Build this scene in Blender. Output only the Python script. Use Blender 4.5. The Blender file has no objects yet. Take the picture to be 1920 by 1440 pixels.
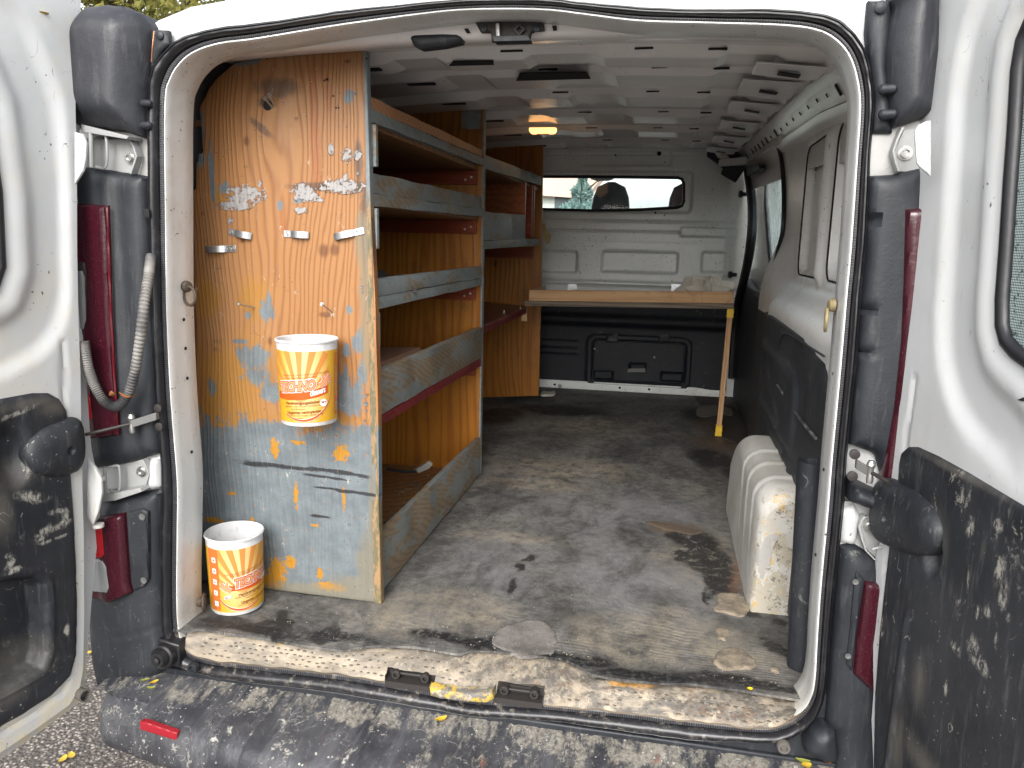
import bpy, bmesh, math, random
import numpy as np
from mathutils import Vector, Matrix
R = math.radians
random.seed(7)
S = bpy.context.scene

# ------------------------------------------------------------------ camera
CAM = np.array([.385, -1.55, 1.521]); F = 1421.0
_Y = np.array([295., -258., F]); _Y /= np.linalg.norm(_Y)
_X = np.array([7205., 408., -F]); _X -= _Y * (_X @ _Y); _X /= np.linalg.norm(_X)
_Z = np.cross(_X, _Y)
RW = np.array([_X, _Y, _Z])            # camera (x right, y down, z forward) -> world
cd = bpy.data.cameras.new('camera'); cam = bpy.data.objects.new('camera', cd)
S.collection.objects.link(cam); S.camera = cam
cd.sensor_width = 36; cd.lens = F / 1920 * 36; cd.clip_start = .05; cd.clip_end = 500
mm = Matrix(((RW[0][0], -RW[0][1], -RW[0][2], CAM[0]), (RW[1][0], -RW[1][1], -RW[1][2], CAM[1]),
             (RW[2][0], -RW[2][1], -RW[2][2], CAM[2]), (0, 0, 0, 1)))
cam.matrix_world = mm

# ------------------------------------------------------------------ world and sun (overcast daylight)
SUN_EL, SUN_AZ = 36, 180
w = bpy.data.worlds.new("World"); S.world = w; w.use_nodes = True
nt = w.node_tree; nt.nodes.clear()
wo = nt.nodes.new('ShaderNodeOutputWorld'); bg = nt.nodes.new('ShaderNodeBackground')
sk = nt.nodes.new('ShaderNodeTexSky'); sk.sky_type = 'NISHITA'; sk.sun_disc = False
sk.sun_elevation = R(SUN_EL); sk.sun_rotation = R(SUN_AZ); sk.air_density = 1.0; sk.dust_density = 4.0; sk.ozone_density = 1.0
hs = nt.nodes.new('ShaderNodeHueSaturation'); hs.inputs['Saturation'].default_value = .2; hs.inputs['Value'].default_value = 1.95
nt.links.new(sk.outputs[0], hs.inputs['Color']); nt.links.new(hs.outputs[0], bg.inputs[0])
bg.inputs[1].default_value = .15; nt.links.new(bg.outputs[0], wo.inputs[0])
sl = bpy.data.lights.new('sun', 'SUN'); sl.energy = .6; sl.angle = R(40); sl.color = (1, .97, .93)
so = bpy.data.objects.new('sun', sl); S.collection.objects.link(so)
_az = R(SUN_AZ)
so.rotation_euler = Vector((math.sin(_az) * math.cos(R(SUN_EL)), math.cos(_az) * math.cos(R(SUN_EL)), math.sin(R(SUN_EL)))).to_track_quat('Z', 'Y').to_euler()
so.location = (3, -6, 8)
S.view_settings.view_transform = 'Standard'; S.view_settings.look = 'None'
S.view_settings.exposure = .68; S.view_settings.gamma = 1; S.view_settings.use_curve_mapping = False
S.render.engine = 'CYCLES'; S.cycles.max_bounces = 14; S.cycles.diffuse_bounces = 10; S.cycles.use_denoising = True

# ------------------------------------------------------------------ planes: turn a point of the photograph into a real place
class Plane:
    def __init__(s, O, U, V):
        s.O = np.array(O, float); s.U = np.array(U, float); s.V = np.array(V, float)
        s.U /= np.linalg.norm(s.U); s.V /= np.linalg.norm(s.V); s.N = np.cross(s.U, s.V)
    def px(s, x, y):
        r = RW @ np.array([x - 960., y - 720., F]); t = ((s.O - CAM) @ s.N) / (r @ s.N)
        q = CAM + r * t - s.O
        return (float(q @ s.U), float(q @ s.V))
    def pts(s, L): return [s.px(*p) for p in L]
    def to3(s, u, v, h=0.):
        u = np.asarray(u, float); v = np.asarray(v, float); h = np.asarray(h, float) + 0 * u
        return s.O + u[..., None] * s.U + v[..., None] * s.V + h[..., None] * s.N
def REAR(y): return Plane((0, y, 0), (1, 0, 0), (0, 0, 1))      # normal faces the camera (-y)
def FLAT(z): return Plane((0, 0, z), (1, 0, 0), (0, 1, 0))      # normal up
def RIGHT(x): return Plane((x, 0, 0), (0, -1, 0), (0, 0, 1))    # normal faces -x
def LEFTW(x): return Plane((x, 0, 0), (0, 1, 0), (0, 0, 1))     # normal faces +x
def at(x, y, pl, h=0.):
    u, v = pl.px(x, y); return tuple(pl.to3(u, v, h))
_a = R(-100); DL = Plane((-.888, -.115, 0), (-math.cos(_a), -math.sin(_a), 0), (0, 0, 1))     # u runs from free edge to hinge edge (negative u = outboard)
_b = R(-80);  DR = Plane((.838, -.105, 0), (math.cos(_b), math.sin(_b), 0), (0, 0, 1))      # u runs from hinge edge outward

# ------------------------------------------------------------------ materials
class M:
    def __init__(s, name):
        s.m = bpy.data.materials.new(name); s.m.use_nodes = True; s.t = s.m.node_tree; s.t.nodes.clear()
        s.out = s.n('OutputMaterial'); s.b = s.n('BsdfPrincipled'); s.t.links.new(s.b.outputs[0], s.out.inputs[0])
        s._g = s._uv = None
    def n(s, k): return s.t.nodes.new('ShaderNode' + k)
    def set(s, inp, v):
        if isinstance(v, bpy.types.NodeSocket): s.t.links.new(v, inp)
        elif v is not None:
            if isinstance(v, (tuple, list)):
                v = tuple(v); L = len(inp.default_value)
                v = v + (1.,) if L == 4 and len(v) == 3 else v
            inp.default_value = v
    @property
    def pos(s):
        if not s._g: s._g = s.n('NewGeometry')
        return s._g.outputs['Position']
    @property
    def uv(s):
        if not s._uv: s._uv = s.n('UVMap'); s._uv.uv_map = 'uv'
        return s._uv.outputs[0]
    @property
    def obj(s): return s.n('TexCoord').outputs['Object']
    def attr(s, name):
        n = s.n('Attribute'); n.attribute_name = name; return n.outputs['Fac']
    def am(s, name, nz, amp=1.2, soft=.12):
        """stain mask: stored distance field broken up by noise"""
        return s.ss(s.f('ADD', s.attr(name), s.f('MULTIPLY', s.f('SUBTRACT', nz, .5), amp)), -soft, soft)
    def f(s, op, a, b=None, c=None, clamp=False):
        n = s.n('Math'); n.operation = op; n.use_clamp = clamp
        for i, v in enumerate((a, b, c)): s.set(n.inputs[i], v)
        return n.outputs[0]
    def v(s, op, a, b=None):
        n = s.n('VectorMath'); n.operation = op; s.set(n.inputs[0], a)
        if b is not None: s.set(n.inputs[1], b)
        return n.outputs['Value'] if op in ('LENGTH', 'DOT_PRODUCT', 'DISTANCE') else n.outputs[0]
    def noise(s, v, scale, detail=4, rough=.6, dist=0., col=False):
        n = s.n('TexNoise'); s.set(n.inputs['Vector'], v); s.set(n.inputs['Scale'], float(scale))
        n.inputs['Detail'].default_value = detail; n.inputs['Roughness'].default_value = rough; n.inputs['Distortion'].default_value = dist
        return n.outputs[1 if col else 0]
    def vor(s, v, scale, feature='F1', rand=1., col=False):
        n = s.n('TexVoronoi'); n.feature = feature; s.set(n.inputs['Vector'], v); s.set(n.inputs['Scale'], float(scale))
        n.inputs['Randomness'].default_value = rand
        return n.outputs['Color' if col else 'Distance']
    def ss(s, x, a, b):
        n = s.n('MapRange'); n.interpolation_type = 'SMOOTHSTEP'; s.set(n.inputs[0], x)
        if a <= b: n.inputs[1].default_value = a; n.inputs[2].default_value = b
        else: n.inputs[1].default_value = b; n.inputs[2].default_value = a; n.inputs[3].default_value = 1; n.inputs[4].default_value = 0
        return n.outputs[0]
    def mix(s, f, a, b, mode='MIX'):
        n = s.n('MixRGB'); n.blend_type = mode; s.set(n.inputs[0], f); s.set(n.inputs[1], a); s.set(n.inputs[2], b)
        return n.outputs[0]
    def sc(s, v, k): return s.v('MULTIPLY', v, k)
    def xyz(s, v):
        n = s.n('SeparateXYZ'); s.set(n.inputs[0], v); return n.outputs
    def warp(s, v, scale, amp, detail=3):
        c = s.noise(v, scale, detail, .6, col=True)
        return s.v('ADD', v, s.v('MULTIPLY', s.v('SUBTRACT', c, (.5, .5, .5)), (amp * 2, amp * 2, amp * 2)))
    def blob(s, v, pl, x, y, rx, ry, ang=0., soft=.35):
        u, w_ = pl.px(x, y); a = pl.px(x + rx, y); b = pl.px(x, y + ry)
        ru = math.dist((u, w_), a); rv = math.dist((u, w_), b)
        n = s.n('Mapping'); n.vector_type = 'TEXTURE'; s.set(n.inputs['Vector'], v)
        n.inputs['Location'].default_value = (u, w_, 0); n.inputs['Rotation'].default_value = (0, 0, R(ang)); n.inputs['Scale'].default_value = (ru, rv, 1e5)
        return s.ss(s.v('LENGTH', n.outputs[0]), 1 + soft, 1 - soft)
    def blobs(s, v, pl, L, soft=.35):
        r = None
        for q in L:
            x = s.blob(v, pl, *q[:4], ang=q[4] if len(q) > 4 else 0, soft=soft)
            r = x if r is None else s.f('MAXIMUM', r, x)
        return r
    def lines(s, v, stretch, scale, width=.006, gate=None):
        n = s.noise(s.sc(v, stretch), scale, 2, .5, .3)
        l = s.ss(s.f('ABSOLUTE', s.f('SUBTRACT', n, .5)), width, 0)
        return s.f('MULTIPLY', l, gate) if gate is not None else l
    def end(s, col, rough=.6, bump=(), metal=0., spec=None, **kw):
        s.set(s.b.inputs['Base Color'], col); s.set(s.b.inputs['Roughness'], rough); s.set(s.b.inputs['Metallic'], metal)
        if spec is not None: s.b.inputs['Specular IOR Level'].default_value = spec
        prev = None
        for h, d in bump:
            n = s.n('Bump'); n.inputs['Strength'].default_value = 1; n.inputs['Distance'].default_value = d; s.set(n.inputs['Height'], h)
            if prev is not None: s.t.links.new(prev, n.inputs['Normal'])
            prev = n.outputs[0]
        if prev is not None: s.t.links.new(prev, s.b.inputs['Normal'])
        for k, v in kw.items(): s.set(s.b.inputs[k.replace('_', ' ')], v)
        return s.m

def plain(name, col, rough=.5, metal=0., nz=.15, **kw):
    m = M(name); n = m.noise(m.pos, 40, 5, .7)
    c = m.mix(m.f('MULTIPLY', n, nz * 2), col, tuple(x * .45 for x in col))
    return m.end(c, rough, [(n, .0008)], metal, **kw)

TAN = (.40, .33, .24)
def white_paint(name, dirt=.35, chips=.4, base=(.74, .75, .745), tan=TAN, rough=.34, streak=True, zdirt=None):
    m = M(name); P = m.pos
    big = m.noise(P, 2.3, 5, .62); fine = m.noise(P, 28, 6, .7)
    c = m.mix(m.ss(big, .35, .75), base, tuple(x * .9 for x in base))
    d = m.f('MULTIPLY', m.ss(m.f('ADD', m.f('MULTIPLY', big, .6), m.f('MULTIPLY', fine, .4)), .5, .66), dirt)
    if zdirt: d = m.f('ADD', d, m.f('MULTIPLY', m.ss(m.xyz(P)[2], zdirt[0], zdirt[1]), m.ss(fine, .3, .65)), clamp=True)
    c = m.mix(d, c, tan)
    g = m.ss(m.noise(P, 3.7, 3, .6), .42, .66)
    wk = .07 if chips >= 1 else 0.
    sp = m.f('MULTIPLY', m.ss(m.vor(m.warp(P, 30, .016), 62), .17, .10), m.ss(m.noise(P, 9, 4, .6), .56 - wk, .62 - wk))
    c = m.mix(m.f('MULTIPLY', sp, min(1, chips * 1.6)), c, (.07, .055, .045))
    ln = m.lines(m.warp(P, 4, .03), (1, 1, .35) if streak else (.5, 1, 1), 26, .005, m.f('MULTIPLY', g, m.ss(m.noise(P, 22, 3, .7), .52 - wk, .6 - wk)))
    c = m.mix(m.f('MULTIPLY', ln, chips * 1.4, clamp=True), c, (.12, .10, .08))
    return m.end(c, m.f('ADD', rough, m.f('MULTIPLY', d, .35)), [(m.noise(P, 6, 3, .5), .003), (fine, .0006)], spec=.5)

def black_plastic(name, dust=.35, splash=.3, base=(.008, .010, .014), streak=(1, 1, .15), rough=.5, thr=.60, gate=.5, marks=False):
    m = M(name); P = m.pos
    big = m.noise(P, 4, 6, .65); fine = m.noise(P, 55, 5, .7)
    c = m.mix(m.f('MULTIPLY', m.ss(big, .3, .75), dust), base, (.058, .061, .068))
    st = m.noise(m.sc(P, streak), 60, 5, .7)
    c = m.mix(m.f('MULTIPLY', m.ss(st, .52, .75), dust * .8), c, (.13, .128, .125))
    g = m.ss(m.noise(P, 3.1, 3, .6), gate, gate + .14)
    s1 = m.f('MULTIPLY', m.ss(m.noise(m.sc(m.warp(P, 7, .05), (1, 1, .6)), 17, 9, .8, .4), thr, thr + .03), g)
    s2 = m.f('MULTIPLY', m.ss(m.vor(m.warp(P, 30, .012), 75), .13, .08), m.ss(m.noise(P, 8, 4, .7), gate, gate + .1))
    s3 = m.lines(m.warp(P, 3, .05), (1, 1, .4), 17, .004, m.ss(m.noise(P, 14, 3, .7), .55, .6))
    s = m.f('MAXIMUM', s1, m.f('MAXIMUM', m.f('MULTIPLY', s2, .8), m.f('MULTIPLY', s3, .6)))
    c = m.mix(m.f('MULTIPLY', m.f('MULTIPLY', s, splash, clamp=True), m.ss(m.noise(P, 33, 4, .7), .25, .6)), c, m.mix(m.ss(m.noise(P, 2.2, 3, .6), .4, .6), (.20, .195, .18), (.44, .42, .36)))
    if marks:
        nn = m.noise(m.sc(m.warp(P, 12, .02), (1, 1, .5)), 38, 8, .8)
        c = m.mix(m.f('MULTIPLY', m.f('MULTIPLY', m.am('smear', nn, 3.2, .5), m.ss(m.noise(m.sc(m.warp(P, 25, .01), (1, 1, .45)), 70, 6, .8), .42, .56)), .75), c, (.38, .365, .325)); c = m.mix(m.f('MULTIPLY', m.am('dust', nn, 2.2, 1.), .32), c, (.19, .175, .145))
    return m.end(c, m.f('ADD', rough, m.f('MULTIPLY', big, .2)), [(fine, .0007), (m.noise(P, 260, 2, .5), .0003)], spec=.42)

def wood(name, light, dark, grain='z', freq=75, worn=None, paint=None, extra=None, across=None, rough=.5, knots=0):
    """grain lines run along the named axis"""
    m = M(name); P = m.pos
    k = {'x': (.06, 1, 1), 'y': (1, .06, 1), 'z': (1, 1, .06)}[grain]
    Ps = m.sc(P, k)
    dist = m.noise(Ps, 5, 4, .55)
    ax = {'x': 2, 'y': 2, 'z': 0}[grain] if across is None else across
    x = m.xyz(P)[ax]; x2 = m.xyz(P)[1 if ax != 1 else 0]
    ph = m.f('ADD', m.f('MULTIPLY', m.f('ADD', x, m.f('MULTIPLY', x2, .5)), freq * 6.283), m.f('MULTIPLY', m.f('ADD', dist, m.noise(m.sc(P, {'x': (.25, 1, 1), 'y': (1, .25, 1), 'z': (1, 1, .25)}[grain]), 2.4, 2, .5)), 48))
    r = m.f('ADD', m.f('MULTIPLY', m.f('SINE', ph), .5), .5)
    fib = m.noise(Ps, 240, 4, .7)
    kn = None
    t = m.f('ADD', m.f('MULTIPLY', m.f('POWER', r, 2.2), .65), m.f('MULTIPLY', fib, .35))
    c = m.mix(t, light, dark)
    c = m.mix(m.ss(m.noise(P, 2.6, 4, .6), .4, .75), c, m.mix(.35, c, dark))
    if knots:
        kv = m.vor(m.sc(P, {'x': (.55, 1, 1), 'y': (1, .55, 1), 'z': (1, 1, .55)}[grain]), knots, rand=1)
        kk = m.ss(kv, .13, .06); c = m.mix(m.f('MULTIPLY', kk, .8), c, tuple(v * .35 for v in dark))
    if extra: c = extra(m, c, P, fib)
    if paint:
        pc, amt = paint
        n = m.noise(m.sc(P, {'x': (.3, 1, 1), 'y': (1, .3, 1), 'z': (1, 1, .3)}[grain]), 16, 7, .75)
        pm = m.ss(n, 1 - amt - .03, 1 - amt + .03)
        pc2 = m.mix(m.noise(P, 9, 6, .7), tuple(v * .62 for v in pc), tuple(v * 1.2 for v in pc))
        c = m.mix(pm, c, pc2)
    gr = m.f('MULTIPLY', m.ss(m.noise(P, 11, 7, .75), .55, .72), .45)
    c = m.mix(gr, c, (.06, .045, .03))
    return m.end(c, rough, [(t, .0009), (fib, .0005)], spec=.35)

# ------------------------------------------------------------------ mesh tools
OFF = {}
def link(name, me, mat, parent):
    o = bpy.data.objects.new(name, me); S.collection.objects.link(o)
    if mat: me.materials.append(mat)
    if parent is not None: o.parent = parent
    return o
def finish(name, verts, faces, mat, parent=None, sharp=35, uvs=None, bevel=0, smooth=True):
    off = np.zeros(3) if parent is None else OFF.get(parent.name, np.zeros(3))
    me = bpy.data.meshes.new(name)
    me.from_pydata((np.asarray(verts, float) - off).tolist(), [], [tuple(int(i) for i in f) for f in faces])
    if uvs is not None:
        ly = me.uv_layers.new(name='uv'); li = np.zeros(len(me.loops), dtype=np.int32); me.loops.foreach_get('vertex_index', li)
        ly.data.foreach_set('uv', np.asarray(uvs, dtype=np.float32)[li].ravel())
    if smooth and len(me.polygons):
        me.polygons.foreach_set('use_smooth', [True] * len(me.polygons)); me.set_sharp_from_angle(angle=R(sharp))
    me.update()
    o = link(name, me, mat, parent); OFF[o.name] = off
    if bevel:
        b = o.modifiers.new('bevel', 'BEVEL'); b.width = bevel; b.segments = 2; b.limit_method = 'ANGLE'; b.angle_limit = R(40)
    return o
def thing(name, label, cat, loc=(0, 0, 0), group=None):
    o = bpy.data.objects.new(name, None); S.collection.objects.link(o); o.location = loc; o.empty_display_size = .1
    o['label'] = label; o['category'] = cat; OFF[o.name] = np.array(loc, float)
    if group: o['group'] = group
    return o
def tag(o, label=None, cat=None, group=None, kind=None):
    if label: o['label'] = label
    if cat: o['category'] = cat
    if group: o['group'] = group
    if kind: o['kind'] = kind
    return o
class MB:
    def __init__(s): s.v = []; s.f = []
    def add(s, vs, fs):
        b = len(s.v); s.v += [tuple(map(float, p)) for p in vs]; s.f += [tuple(i + b for i in q) for q in fs]; return s
    def box(s, x0, x1, y0, y1, z0, z1):
        return s.hexa([(x0, y0, z0), (x1, y0, z0), (x1, y1, z0), (x0, y1, z0)], [(x0, y0, z1), (x1, y0, z1), (x1, y1, z1), (x0, y1, z1)])
    def hexa(s, a, b):
        return s.add(list(a) + list(b), [(3, 2, 1, 0), (4, 5, 6, 7), (0, 1, 5, 4), (1, 2, 6, 5), (2, 3, 7, 6), (3, 0, 4, 7)])
    def prism(s, pts, d):
        n = len(pts); p = [np.array(q, float) for q in pts]; d = np.array(d, float)
        return s.add(p + [q + d for q in p], [tuple(range(n))[::-1], tuple(range(n, 2 * n))] + [(i, (i + 1) % n, (i + 1) % n + n, i + n) for i in range(n)])
    def loft(s, rings, closed=True, caps=False):
        n = len(rings[0]); vs = [p for r in rings for p in r]; fs = []
        for k in range(len(rings) - 1):
            for i in range(n if closed else n - 1):
                j = (i + 1) % n; fs.append((k * n + i, k * n + j, (k + 1) * n + j, (k + 1) * n + i))
        if caps: fs += [tuple(range(n))[::-1], tuple(range((len(rings) - 1) * n, len(rings) * n))]
        return s.add(vs, fs)
    def tube(s, path, r, n=8, caps=True, closed=False, radii=None):
        P = [np.array(p, float) for p in path]; rings = []; up = None
        for i, p in enumerate(P):
            a = P[i - 1] if (i > 0 or closed) else p; b = P[(i + 1) % len(P)] if (i < len(P) - 1 or closed) else p
            t = b - a; t /= np.linalg.norm(t) + 1e-12
            if up is None: up = np.cross(t, (0, 0, 1) if abs(t[2]) < .9 else (1, 0, 0))
            up = up - t * (up @ t); up /= np.linalg.norm(up); w_ = np.cross(t, up)
            rr = radii[i] if radii is not None else r
            rings.append([p + rr * (math.cos(2 * math.pi * k / n) * up + math.sin(2 * math.pi * k / n) * w_) for k in range(n)])
        if closed: rings.append(rings[0])
        return s.loft(rings, True, caps and not closed)
    def lathe(s, c, axis, prof, n=24):
        """prof: (distance along axis, radius)"""
        c = np.array(c, float); ax = np.array(axis, float); ax /= np.linalg.norm(ax)
        u = np.cross(ax, (0, 0, 1) if abs(ax[2]) < .9 else (1, 0, 0)); u /= np.linalg.norm(u); v = np.cross(ax, u)
        return s.loft([[c + ax * h + r * (math.cos(2 * math.pi * k / n) * u + math.sin(2 * math.pi * k / n) * v) for k in range(n)] for h, r in prof])
    def build(s, name, mat, parent=None, **kw): return finish(name, s.v, s.f, mat, parent, **kw)
def boxo(name, mat, parent, x0, x1, y0, y1, z0, z1, bevel=.002, **kw):
    return MB().box(x0, x1, y0, y1, z0, z1).build(name, mat, parent, bevel=bevel, **kw)
def smooth_path(P, n=8, closed=False):
    P = [np.array(p, float) for p in P]; out = []; N = len(P)
    for i in range(N if closed else N - 1):
        p0 = P[i - 1] if (i > 0 or closed) else P[i]; p1 = P[i]; p2 = P[(i + 1) % N]; p3 = P[(i + 2) % N] if (i + 2 < N or closed) else p2
        for k in range(n):
            t = k / n; out.append(.5 * ((2 * p1) + (-p0 + p2) * t + (2 * p0 - 5 * p1 + 4 * p2 - p3) * t * t + (-p0 + 3 * p1 - 3 * p2 + p3) * t ** 3))
    if not closed: out.append(P[-1])
    return out

def sd_poly(u, v, P):
    P = np.array(P, float); d = np.full(u.shape, 1e9); ins = np.zeros(u.shape, bool); n = len(P)
    for i in range(n):
        a = P[i]; b = P[(i + 1) % n]; e = b - a; wx = u - a[0]; wy = v - a[1]
        t = np.clip((wx * e[0] + wy * e[1]) / (e @ e + 1e-12), 0, 1)
        d = np.minimum(d, (wx - e[0] * t) ** 2 + (wy - e[1] * t) ** 2)
        c = ((a[1] > v) != (b[1] > v)) & (u < (b[0] - a[0]) * (v - a[1]) / (b[1] - a[1] + 1e-12) + a[0]); ins ^= c
    d = np.sqrt(d); return np.where(ins, d, -d)          # positive inside
def sd_box(u, v, u0, u1, v0, v1, r=.02):
    cx, cy = (u0 + u1) / 2, (v0 + v1) / 2; qx = abs(u - cx) - abs(u1 - u0) / 2 + r; qy = abs(v - cy) - abs(v1 - v0) / 2 + r
    return -(np.hypot(np.maximum(qx, 0), np.maximum(qy, 0)) + np.minimum(np.maximum(qx, qy), 0) - r)
def sstep(x, a, b):
    t = np.clip((x - a) / (b - a), 0, 1); return t * t * (3 - 2 * t)
def dome(d, r, h): t = np.clip(d / r, 0, 1); return h * np.sqrt(1 - (1 - t) ** 2)
_rng = np.random.RandomState(3)
def vnoise(u, v, s, seed=0):
    g = np.random.RandomState(seed).rand(64, 64); x = u * s; y = v * s; xi = np.floor(x).astype(int); yi = np.floor(y).astype(int)
    fx = x - xi; fy = y - yi; fx = fx * fx * (3 - 2 * fx); fy = fy * fy * (3 - 2 * fy); G = lambda a, b: g[a % 64, b % 64]
    return (G(xi, yi) * (1 - fx) + G(xi + 1, yi) * fx) * (1 - fy) + (G(xi, yi + 1) * (1 - fx) + G(xi + 1, yi + 1) * fx) * fy
def pad(name, pl, outline, mat, parent, step=.008, h=None, holes=(), skirt=.02, sharp=40, post=None, rnd=None, attrs=None):
    """a moulded or pressed sheet: outline (u,v) on a plane, height h(u,v,d) above it, skirt going back"""
    P = np.array(outline, float); P0, P1 = P.min(0) - step, P.max(0) + step
    nu = max(3, int((P1[0] - P0[0]) / step) + 1); nv = max(3, int((P1[1] - P0[1]) / step) + 1)
    u, v = np.meshgrid(np.linspace(P0[0], P1[0], nu), np.linspace(P0[1], P1[1], nv))
    def sd(a, b):
        d = sd_poly(a, b, P)
        if rnd: d = d
        for H in holes: d = np.minimum(d, -sd_poly(a, b, H))
        return d
    d = sd(u, v); inn = d > 0
    q = inn[:-1, :-1] | inn[1:, :-1] | inn[:-1, 1:] | inn[1:, 1:]
    need = np.zeros_like(inn); need[:-1, :-1] |= q; need[1:, :-1] |= q; need[:-1, 1:] |= q; need[1:, 1:] |= q
    mv = need & ~inn
    e = step * .05
    for _ in range(3):
        uu, vv = u[mv], v[mv]; dd = sd(uu, vv); gx = (sd(uu + e, vv) - dd) / e; gy = (sd(uu, vv + e) - dd) / e
        gl = np.maximum(gx * gx + gy * gy, .25); u[mv] = uu - gx / gl * dd; v[mv] = vv - gy / gl * dd
    dd = np.maximum(sd(u, v), 0); dd[mv] = 0
    hh = h(u, v, dd) if h else np.zeros_like(u)
    idx = -np.ones(u.shape, int); idx[need] = np.arange(need.sum())
    X = pl.to3(u[need], v[need], np.asarray(hh + 0 * u)[need]); uvs = np.stack([u[need], v[need]], 1)
    a, b = np.nonzero(q)
    F_ = np.stack([idx[a, b], idx[a, b + 1], idx[a + 1, b + 1], idx[a + 1, b]], 1)
    if skirt:
        from collections import defaultdict
        E = {}
        for f in F_.tolist():
            for i in range(4):
                k = (f[i], f[(i + 1) % 4]); r = (k[1], k[0])
                if r in E: del E[r]
                else: E[k] = 1
        bv = sorted({i for k in E for i in k}); mp = {i: len(X) + n for n, i in enumerate(bv)}
        X2 = X[bv] - pl.N * skirt; X = np.concatenate([X, X2]); uvs = np.concatenate([uvs, uvs[bv]])
        F_ = F_.tolist() + [(k[1], k[0], mp[k[0]], mp[k[1]]) for k in E]
    if post is not None: X = post(X)
    o = finish(name, X, F_, mat, parent, sharp=sharp, uvs=uvs)
    if attrs:
        for k, (apl, L) in attrs.items():
            at_ = o.data.attributes.new(k, 'FLOAT', 'POINT'); at_.data.foreach_set('value', field(uvs, apl, L).astype(np.float32))
    return o
def field(uv, pl, L):
    r = np.full(len(uv), -2.)
    for q in L:
        x, y, rx, ry = q[:4]; c = np.array(pl.px(x, y)); ru = math.dist(c, pl.px(x + rx, y)); rv = math.dist(c, pl.px(x, y + ry)); a = R(q[4] if len(q) > 4 else 0)
        d = uv - c; e = np.hypot((d[:, 0] * math.cos(a) + d[:, 1] * math.sin(a)) / ru, (-d[:, 0] * math.sin(a) + d[:, 1] * math.cos(a)) / rv)
        r = np.maximum(r, np.minimum(1 - e, 1))
    return r
def rpoly(u0, u1, v0, v1, r=.02, n=5):
    u0, u1 = min(u0, u1), max(u0, u1); v0, v1 = min(v0, v1), max(v0, v1); o = []
    for cx, cy, a0 in ((u1 - r, v1 - r, 0), (u0 + r, v1 - r, 90), (u0 + r, v0 + r, 180), (u1 - r, v0 + r, 270)):
        for k in range(n + 1): o.append((cx + r * math.cos(R(a0 + 90 * k / n)), cy + r * math.sin(R(a0 + 90 * k / n))))
    return o
def screw(parent, c, N, r=.004, mat=None, name='screw', hgt=.002):
    c = np.array(c, float); N = np.array(N, float)
    return MB().lathe(c, N, [(0, r), (hgt, r), (hgt, r * .75), (hgt * .6, r * .35), (hgt * .5, .0001)], 10).build(name, mat or MT['steel'], parent)
def text_mesh(body, size, shear=0, bold=0., align='LEFT', spacing=1.):
    cu = bpy.data.curves.new('t', 'FONT'); cu.body = body; cu.size = size; cu.shear = shear; cu.offset = bold; cu.align_x = align; cu.space_character = spacing
    cu.resolution_u = 4; o = bpy.data.objects.new('t', cu); S.collection.objects.link(o)
    dg = bpy.context.evaluated_depsgraph_get(); me = bpy.data.meshes.new_from_object(o.evaluated_get(dg))
    bpy.data.objects.remove(o); bpy.data.curves.remove(cu)
    V = [(v.co.x, v.co.y) for v in me.vertices]; Fc = [tuple(p.vertices) for p in me.polygons]; bpy.data.meshes.remove(me)
    return V, Fc

# ------------------------------------------------------------------ material library
MT = {}
MT['white'] = white_paint('white_body_paint', base=(.46, .47, .468), chips=.9)
MT['white_in'] = white_paint('white_interior_paint', dirt=.3, chips=1.2, base=(.68, .68, .66), rough=.3)
MT['white_ceiling'] = white_paint('white_ceiling_paint', dirt=.08, chips=.5, base=(.68, .655, .645), rough=.22)
MT['white_bulk'] = white_paint('white_bulkhead_paint', dirt=.22, chips=1.1, base=(.80, .82, .80), rough=.25, streak=False)
MT['white_jamb'] = white_paint('white_jamb_paint', dirt=.30, chips=1., base=(.60, .61, .60), zdirt=(.70, .48), tan=(.42, .37, .29))
MT['white_door'] = white_paint('white_door_paint', dirt=.34, chips=.8, base=(.50, .512, .515), tan=(.55, .49, .36), zdirt=(.62, .36))
MT['hingeback'] = white_paint('dirty_hinge_recess', dirt=.6, chips=1.2, base=(.34, .34, .33), tan=(.16, .13, .10))
MT['black'] = black_plastic('black_plastic', dust=.3, splash=.5, thr=.6, gate=.46)
MT['black_clean'] = black_plastic('black_plastic_clean', dust=.3, splash=.08, rough=.42)
MT['black_cover'] = black_plastic('black_cover_plastic', dust=.4, splash=.15, base=(.016, .017, .022), rough=.36)
MT['liner'] = black_plastic('scratched_black_liner', dust=.45, splash=.25, base=(.018, .021, .025), streak=(1, .25, 1), rough=.48)
MT['trim'] = black_plastic('door_trim_plastic', dust=.45, splash=.8, thr=.58, gate=.48, rough=.45)
MT['dark'] = plain('dark_cavity', (.004, .004, .005), .8)
MT['steel'] = plain('zinc_steel', (.52, .52, .50), .32, .9)
MT['galv'] = None
MT['darkmetal'] = plain('dark_metal', (.028, .024, .022), .6, .15)
MT['hingegrey'] = plain('hinge_paint', (.30, .305, .30), .45); MT['dullscrew'] = plain('dull_screw', (.16, .16, .155), .5, .4)
MT['rubber'] = plain('rubber', (.012, .012, .014), .42)
MT['greyrubber'] = plain('grey_rubber', (.10, .09, .08), .7)
def m_galv():
    m = M('galvanised_steel'); P = m.pos; v = m.vor(P, 160, col=True); n = m.noise(P, 20, 5, .7)
    c = m.mix(m.v('DOT_PRODUCT', v, (.33, .33, .33)), (.38, .40, .42), (.62, .64, .66)); c = m.mix(m.ss(n, .5, .75), c, (.25, .24, .23))
    return m.end(c, .35, [(n, .001)], .85)
MT['galv'] = m_galv()
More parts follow.
